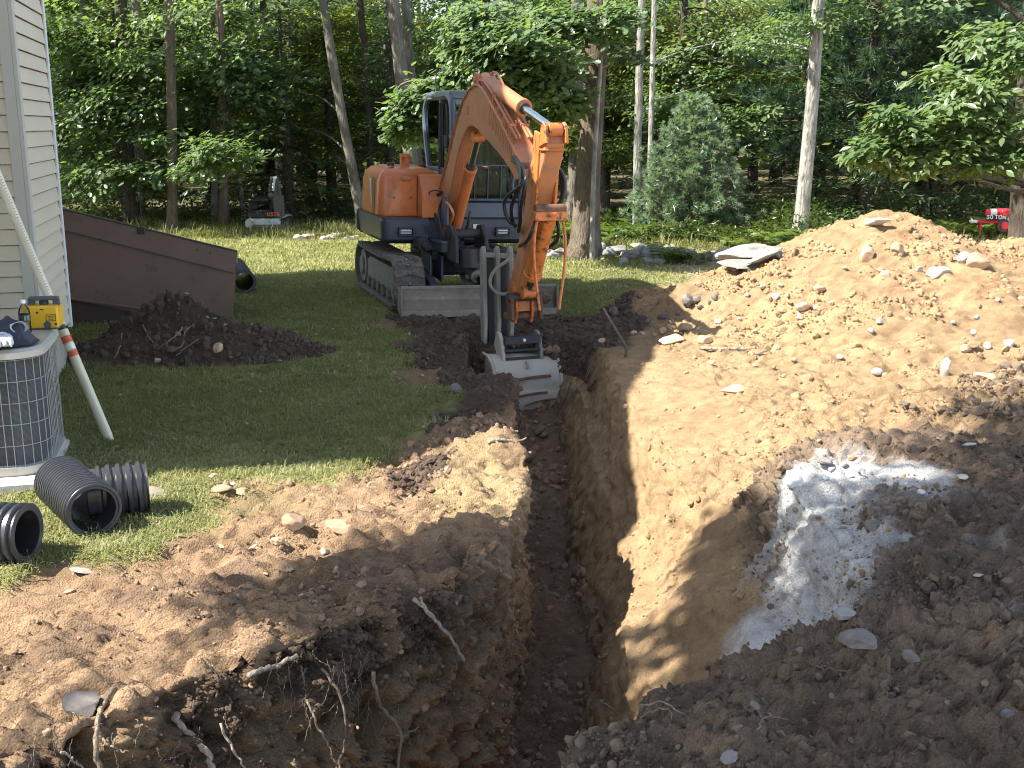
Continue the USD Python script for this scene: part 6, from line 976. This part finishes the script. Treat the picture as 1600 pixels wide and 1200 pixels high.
front = [(0, -11.2, 25.5), (2, -9.6, 28.5), (4, -6.4, 30), (3, -5.6, 32), (5, -2.9, 27.5), (4, -4.6, 29.0), (4, -1.2, 30), (5, -.6, 27.6), (1, .6, 31), (2, 2.2, 28), (3, 2.4, 30.5), (0, 4.4, 30), (4, 4.0, 27.5), (5, 6.6, 26), (5, 7.8, 25.2), (4, 8.4, 31), (5, 9.6, 26.5), (4, 11.6, 27), (5, 12.4, 24.6), (2, 13.4, 30), (0, 10.2, 33), (3, 5.8, 33), (1, -8.2, 31), (2, -12.8, 29), (5, -5.4, 27.2), (4, 13.8, 27.5), (5, -11.8, 27.6), (5, -9.0, 26.8), (4, -7.4, 33)]
for k, x, y_ in front: put(k, x, y_, wr.uniform(0, 360), wr.uniform(.85, 1.1))
for y_, n in ((35, 13), (40, 14), (46, 15), (53, 17)):
    for i in range(n):
        hw = .52 * y_ + 2; x = -hw + (i + .5 + wr.uniform(-.3, .3)) * 2 * hw / n; put(int(wr.choice([0, 1, 2, 3, 4], p=[.22, .24, .2, .14, .2])), x, y_ + wr.uniform(-2, 2), wr.uniform(0, 360), wr.uniform(.9, 1.25))
# far off the wood reads as one mass
n = 42000; fx, fy = wr.uniform(-60, 60, n), wr.uniform(58, 74, n); fz = wr.uniform(0, 1, n) ** .8 * (6.5 + 4 * noise(np.c_[fx * .15, fy * .1, np.zeros(n)], 2)); nn = unit(wr.normal(size=(n, 3)) + np.array([0, -.3, .6])); v, f = leaves(np.c_[fx, fy, fz], nn, unit(wr.normal(size=(n, 3))), wr.uniform(.5, 1.1, n), 'diamond')
tag(define('/World/far_wood', v, f, 'leaf_yellow').GetPrim(), 'far dense green wood behind all the trees', 'wood', kind='stuff')
# trees that stand left of and behind the camera and throw the shade of the foreground
def shade_tree(name, label, base, spots, seed, h=9.0):
    rng = np.random.default_rng(seed); base = np.array(base, float); wood = [trunk_mesh([base - UZ * .1, base + UZ * h * .5, base + UZ * (h + 1.5)], .2, .08, seed=seed)]; fol = []
    for gx, gy, rad, hh, n in spots:
        k = hh / SUN[2]; c = np.array([gx, gy, 0]) + SUN * k; wood.append(limb(base + UZ * hh * .72, c, .05, .012, rng, .03)); fol.append(cloud(rng, c, (rad, rad, rad * .45), n, .15, 'diamond'))
    plant_tree(name, label, base, (lambda m: (m[0] - base, m[1]))(cat(*wood)), (lambda m: (m[0] - base, m[1]))(cat(*fol)), 'bark_grey', 'leaf_oak')
shade_tree('oak_tree', 'oak beside the camera that shades the near spoil', (-5.2, -1.6, 0), [(1.0, 5.7, .40, 7.5, 600), (1.9, 5.25, .42, 7.5, 600), (2.7, 5.3, .75, 8, 1500), (2.6, 4.4, 1.0, 7.6, 2200), (1.6, 4.1, .9, 7.2, 1900), (1.3, 3.1, .9, 7, 1900), (2.5, 3.2, 1.0, 7.4, 2000), (.6, 3.6, .6, 7, 900), (3.7, 6.4, .7, 8.4, 1200), (3.6, 5.0, 1.0, 8.2, 1900), (3.6, 7.3, .5, 8.6, 600), (4.4, 7.9, .8, 8.8, 1200), (4.6, 6.6, .8, 8.8, 1300), (1.15, 6.4, .42, 8, 500), (.95, 5.2, .35, 7.5, 500), (3.9, 3.8, 1.1, 8, 1800)], 401)
shade_tree('oak_tree', 'oak behind the camera that shades the left bank', (-9.4, -1.0, 0), [(-.5, 5.2, .5, 8.2, 800), (-.85, 5.0, .3, 8, 380), (-.2, 5.5, .3, 8.4, 350), (-.35, 4.5, .4, 7.8, 520), (.1, 4.6, .4, 8, 500)], 402)
# ------------------------------------------------------------------ ground cover: grass, ferns, clods
def instancer(name, label, category, protos, mats_, pos, quat, scale, pidx):
    pi = UsdGeom.PointInstancer.Define(stage, '/World/' + name); tag(pi.GetPrim(), label, category, kind='stuff'); paths = []
    for k, (m, mt) in enumerate(zip(protos, mats_)):
        v, f, nn = meshkit.arrays(m, False); p = define(f'/World/{name}/source_{k}', v, f, mt, nn); paths.append(p.GetPath())
    pi.CreatePrototypesRel().SetTargets(paths); pi.CreatePositionsAttr(Vt.Vec3fArray.FromNumpy(np.ascontiguousarray(pos, np.float32))); pi.CreateProtoIndicesAttr(Vt.IntArray.FromNumpy(np.ascontiguousarray(pidx, np.int32)))
    pi.CreateOrientationsAttr(Vt.QuathArray([Gf.Quath(float(a), float(b), float(c), float(d)) for a, b, c, d in quat])); pi.CreateScalesAttr(Vt.Vec3fArray.FromNumpy(np.ascontiguousarray(scale, np.float32)))
def yaw_quat(rng, n, tilt=.12): a = rng.uniform(0, math.pi * 2, n) / 2; t = rng.normal(0, tilt, (n, 2)) / 2; q = np.c_[np.cos(a), t, np.sin(a)]; return q / np.linalg.norm(q, axis=1, keepdims=True)
def blades(rng, n, h, w, spread, lay=.9):
    V, Fq = [], []
    for k in range(n):
        b = np.r_[rng.normal(0, spread, 2), -.004]; a = rng.uniform(0, 6.28); d = np.array([math.cos(a), math.sin(a), 0]); s = np.array([-d[1], d[0], 0]) * w / 2; L = h * rng.uniform(.5, 1.2); l = lay * rng.uniform(.3, 1.2); m = b + d * L * .3 * l + UZ * L * .62; e = b + d * L * .8 * l + UZ * L * (1 - .35 * l); i = len(V) * 1
        V += [b - s, b + s, m - s * .8, m + s * .8, e]; Fq += [(i, i + 1, i + 3), (i, i + 3, i + 2), (i + 2, i + 3, i + 4)]
    return np.array(V), np.array(Fq)
x, y = P[:, 0], P[:, 1]; gr = np.random.default_rng(55); PG = P.reshape(-1, 3); gmask = grass; area_pick = lambda w, n: gr.choice(len(PG), n, p=w / w.sum())
cell = np.abs(np.cross(np.gradient(P.reshape(NR, NC, 3), axis=1), np.gradient(P.reshape(NR, NC, 3), axis=0))[..., :]); cell = np.linalg.norm(cell, axis=-1).ravel()
inview = np.abs(PG[:, 0]) < .50 * PG[:, 1] + .6
wgt = cell * np.clip(gmask * 1.3 - .25, 0, 1) * inview; dens = np.where(y < 9.5, 1100, np.where(y < 17.5, 330, 90)) * (1 - .8 * np.clip(patchy, 0, 1)) * (1 - .35 * dry)
ng = int(min(60000, (wgt * dens).sum())); ii = area_pick(wgt * dens, ng); gp = PG[ii] + np.c_[gr.normal(0, .012, (ng, 2)), np.zeros(ng)]; gy = gp[:, 1]
dry_lit = np.clip(dry[ii] * (gy < 8.6) * .7 + .22 + .3 * (gy > 15.5) + .3 * np.clip(patchy[ii], 0, 1) + .42 * (gy < 7.5), 0, .9); pid = np.where(gr.uniform(size=ng) < dry_lit, 2, 0) + gr.integers(0, 2, ng); sc_ = np.where(gy < 9.5, 1.0, np.where(gy < 17.5, 1.35, 2.1)) * gr.uniform(.7, 1.4, ng)  # dryness, plus sunlight painted in as paler blades on near and far strips
instancer('grass', 'short mown grass of the lawn', 'grass', [blades(gr, 12, .032, .0055, .022, 1.3), blades(gr, 10, .040, .005, .026, 1.5), blades(gr, 12, .030, .005, .025, 1.8), blades(gr, 10, .042, .0045, .03, 1.8)], ['grass_green', 'grass_green', 'grass_dry_lit', 'grass_dry_lit'], gp, yaw_quat(gr, ng), np.repeat(sc_[:, None], 3, 1), pid)
# taller grass and ferns along the wood edge
nt = 2600; tx = np.r_[gr.uniform(-12, -3, 1500), gr.uniform(.2, 4, 500), gr.uniform(4, 14, 600)]; ty = np.r_[23.3 + gr.uniform(-.4, 2.2, 1500), 20.6 + gr.uniform(0, 2.5, 500), 22.2 + gr.uniform(-.4, 2.5, 600)]
instancer('tall_grass', 'taller unmown grass along the wood edge', 'grass', [blades(gr, 16, .17, .011, .07), blades(gr, 12, .30, .011, .08, .7)], ['grass_green', 'grass_dry_lit'], np.c_[tx, ty, np.zeros(nt)], yaw_quat(gr, nt), np.repeat(gr.uniform(.5, 1.3, nt)[:, None], 3, 1), (gr.uniform(size=nt) < .08).astype(int))
def fern(rng, n=9, h=.55):
    pos, nn, al, sz = [], [], [], []
    for k in range(n):
        a = k / n * 6.28 + rng.normal(0, .2); d = np.array([math.cos(a), math.sin(a), 0]); 
        for s in np.linspace(.2, 1, 9):
            c = d * h * .75 * s + UZ * h * (1.25 * s - .75 * s * s); 
            for q in (-1, 1): pos.append(c); al.append(d * .5 + q * np.array([-d[1], d[0], 0])); nn.append(UZ * 1. + d * .4); sz.append(h * .32 * (1.15 - s))
    return leaves(np.array(pos), unit(np.array(nn)), unit(np.array(al)), np.array(sz), 'oval')
fp = []
for c, n, sp_ in ((at_z(878, 385), 34, (.55, 1.0)), (at_z(1250, 392), 26, (.5, .5)), (at_z(960, 366), 16, (.9, .5)), (at_z(1545, 372), 26, (.7, .5)), (at_z(1070, 412), 6, (.2, .15)), (at_z(1020, 380), 30, (1.2, .6))): fp += [np.r_[c[0] + gr.normal(0, sp_[0]), c[1] + abs(gr.normal(0, sp_[1])), 0] for _ in range(n)]
fp = np.array(fp); nf = len(fp); instancer('ferns', 'bright ferns along the wood edge', 'fern', [fern(gr), fern(gr, 7, .4)], ['fern', 'fern'], fp, yaw_quat(gr, nf), np.repeat(gr.uniform(.6, 1.3, nf)[:, None], 3, 1), gr.integers(0, 2, nf))
def shrub_patch(n, xs, ys, hgt, m, name, label, size=.08):
    x_, y_ = gr.uniform(*xs, n), gr.uniform(*ys, n); z_ = gr.uniform(0, 1, n) ** .7 * hgt * (.4 + 1.0 * noise(np.c_[x_ * .9, y_ * .9, np.zeros(n)], 9)); nn = unit(gr.normal(size=(n, 3)) * .6 + UZ); v, f = leaves(np.c_[x_, y_, z_], nn, unit(gr.normal(size=(n, 3))), size * gr.uniform(.6, 1.4, n), 'diamond'); tag(define('/World/' + name, v, f, m).GetPrim(), label, 'undergrowth', kind='stuff')
shrub_patch(9000, (2.0, 6.4), (21.2, 25), .6, 'shrub_leaf', 'undergrowth', 'low dark undergrowth behind the old stone wall'); shrub_patch(9000, (6, 15), (24.2, 28), .8, 'leaf_dark', 'dark_undergrowth', 'dark undergrowth behind the sand heap'); shrub_patch(9000, (-14, 0), (25.2, 31), .7, 'shrub_leaf', 'left_undergrowth', 'undergrowth under the trees at the left', .09)
# fallen leaves on the right of the lawn
nl = 1500; lx, ly = gr.uniform(1.2, 5, nl), gr.uniform(15.5, 21.5, nl); v, f = leaves(np.c_[lx, ly, ground(lx, ly) + .012], unit(gr.normal(size=(nl, 3)) * .3 + UZ), unit(gr.normal(size=(nl, 3))), gr.uniform(.04, .1, nl), 'oval'); tag(define('/World/leaf_litter', v, f, 'dead_leaf').GetPrim(), 'dry leaf litter on the thin turf before the old wall', 'leaf litter', kind='stuff')
nl = 260; lx, ly = gr.uniform(-3.6, -.6, nl), gr.uniform(5.6, 15, nl); ok_ = np.abs(lx) < .46 * ly; lx, ly = lx[ok_], ly[ok_]; nl = len(lx); v, f = leaves(np.c_[lx, ly, ground(lx, ly) + .025], unit(gr.normal(size=(nl, 3)) * .4 + UZ), unit(gr.normal(size=(nl, 3))), gr.uniform(.02, .06, nl), 'oval'); tag(define('/World/lawn_litter', v, f, 'dead_leaf').GetPrim(), 'scattered bits of dry leaf on the shaded lawn', 'leaf litter', kind='stuff')
# clods
def clod(seed, sub=2):
    r = np.random.default_rng(seed); s = trimesh.creation.icosphere(sub); v = np.array(s.vertices)
    v *= (1 + .5 * (fbm(v * 1.4 + seed * 3, 2, seed) - .5))[:, None]
    for _ in range(6): d = unit(r.normal(size=3)); k = v @ d - r.uniform(.6, .9); v = v - np.outer(np.maximum(k, 0), d) * .8
    v *= (.78 + .5 * fbm(v * 2.2 + seed, 3))[:, None]; return v * np.array([1, r.uniform(.7, 1), r.uniform(.6, .9)]), np.array(s.faces)
CL = [clod(k) for k in range(5)]
notg = np.clip(1 - grass * 1.6, 0, 1) * inview * (y < 16.5) * cell
def clods(name, label, w, n, mat_, lo, hi, far=0.0, power=2.6):
    w = w * notg; w = w / np.maximum((y / 6) ** 1.1, .6); i = gr.choice(len(PG), n, p=w / w.sum()); u = gr.uniform(size=n); s = lo * (1 - u * (1 - (lo / hi) ** (power - 1))) ** (-1 / (power - 1)); s = s * np.clip(PG[i, 1] / 7, .55, 1.7); p = PG[i] + nrm[i] * (s * .12)[:, None] + np.c_[gr.normal(0, .008, (n, 2)), np.zeros(n)]
    instancer(name, label, 'soil clods', CL, [mat_] * 5, p, rand_rot(n, gr), np.repeat(s[:, None], 3, 1) * gr.uniform(.75, 1.25, (n, 3)), gr.integers(0, 5, n))
lump_ = .15 + 1.7 * sm(fbm(np.c_[P * 1.7], 3, 91), .46, .66); hs_ = (heap > .03).astype(float); sandw = (tint[:, 0] > .27).astype(float); darkw = (tint[:, 0] < .15).astype(float)
clods('sand_clods', 'crumbs and clods of sandy soil on the heap and the right side', lump_ * sandw * (x > .4) * (.45 + .6 * hs_) * (1 - .6 * flat_r) * (1 - .6 * sand_wall), 10000, 'clod_sand', .005, .030, power=3.1)
clods('bank_clods', 'crumbs and clods of brown soil on the left bank', lump_ * (x < .45) * (1 - darkw) * (y < 10), 16000, 'clod_brown', .005, .035, power=3.0)
clods('topsoil_clods', 'crumbs and clods of dark topsoil', lump_ * (darkw * (spoil < .3) * (P[:, 2] > -.4) + .9 * (dark > .03)), 12000, 'clod_dark', .007, .036, power=2.8)
clods('spoil_clods', 'crumbs and clods of grey brown spoil', lump_ * (spoil > .4) * (1 - clay), 16000, 'clod_grey', .006, .055, power=2.7)
clods('trench_clods', 'crumbs and clods fallen to the trench floor', lump_ * ((U > 3.6) & (U < 5.3)) * (y > 4) * (y < 12), 3000, 'clod_brown', .008, .05)
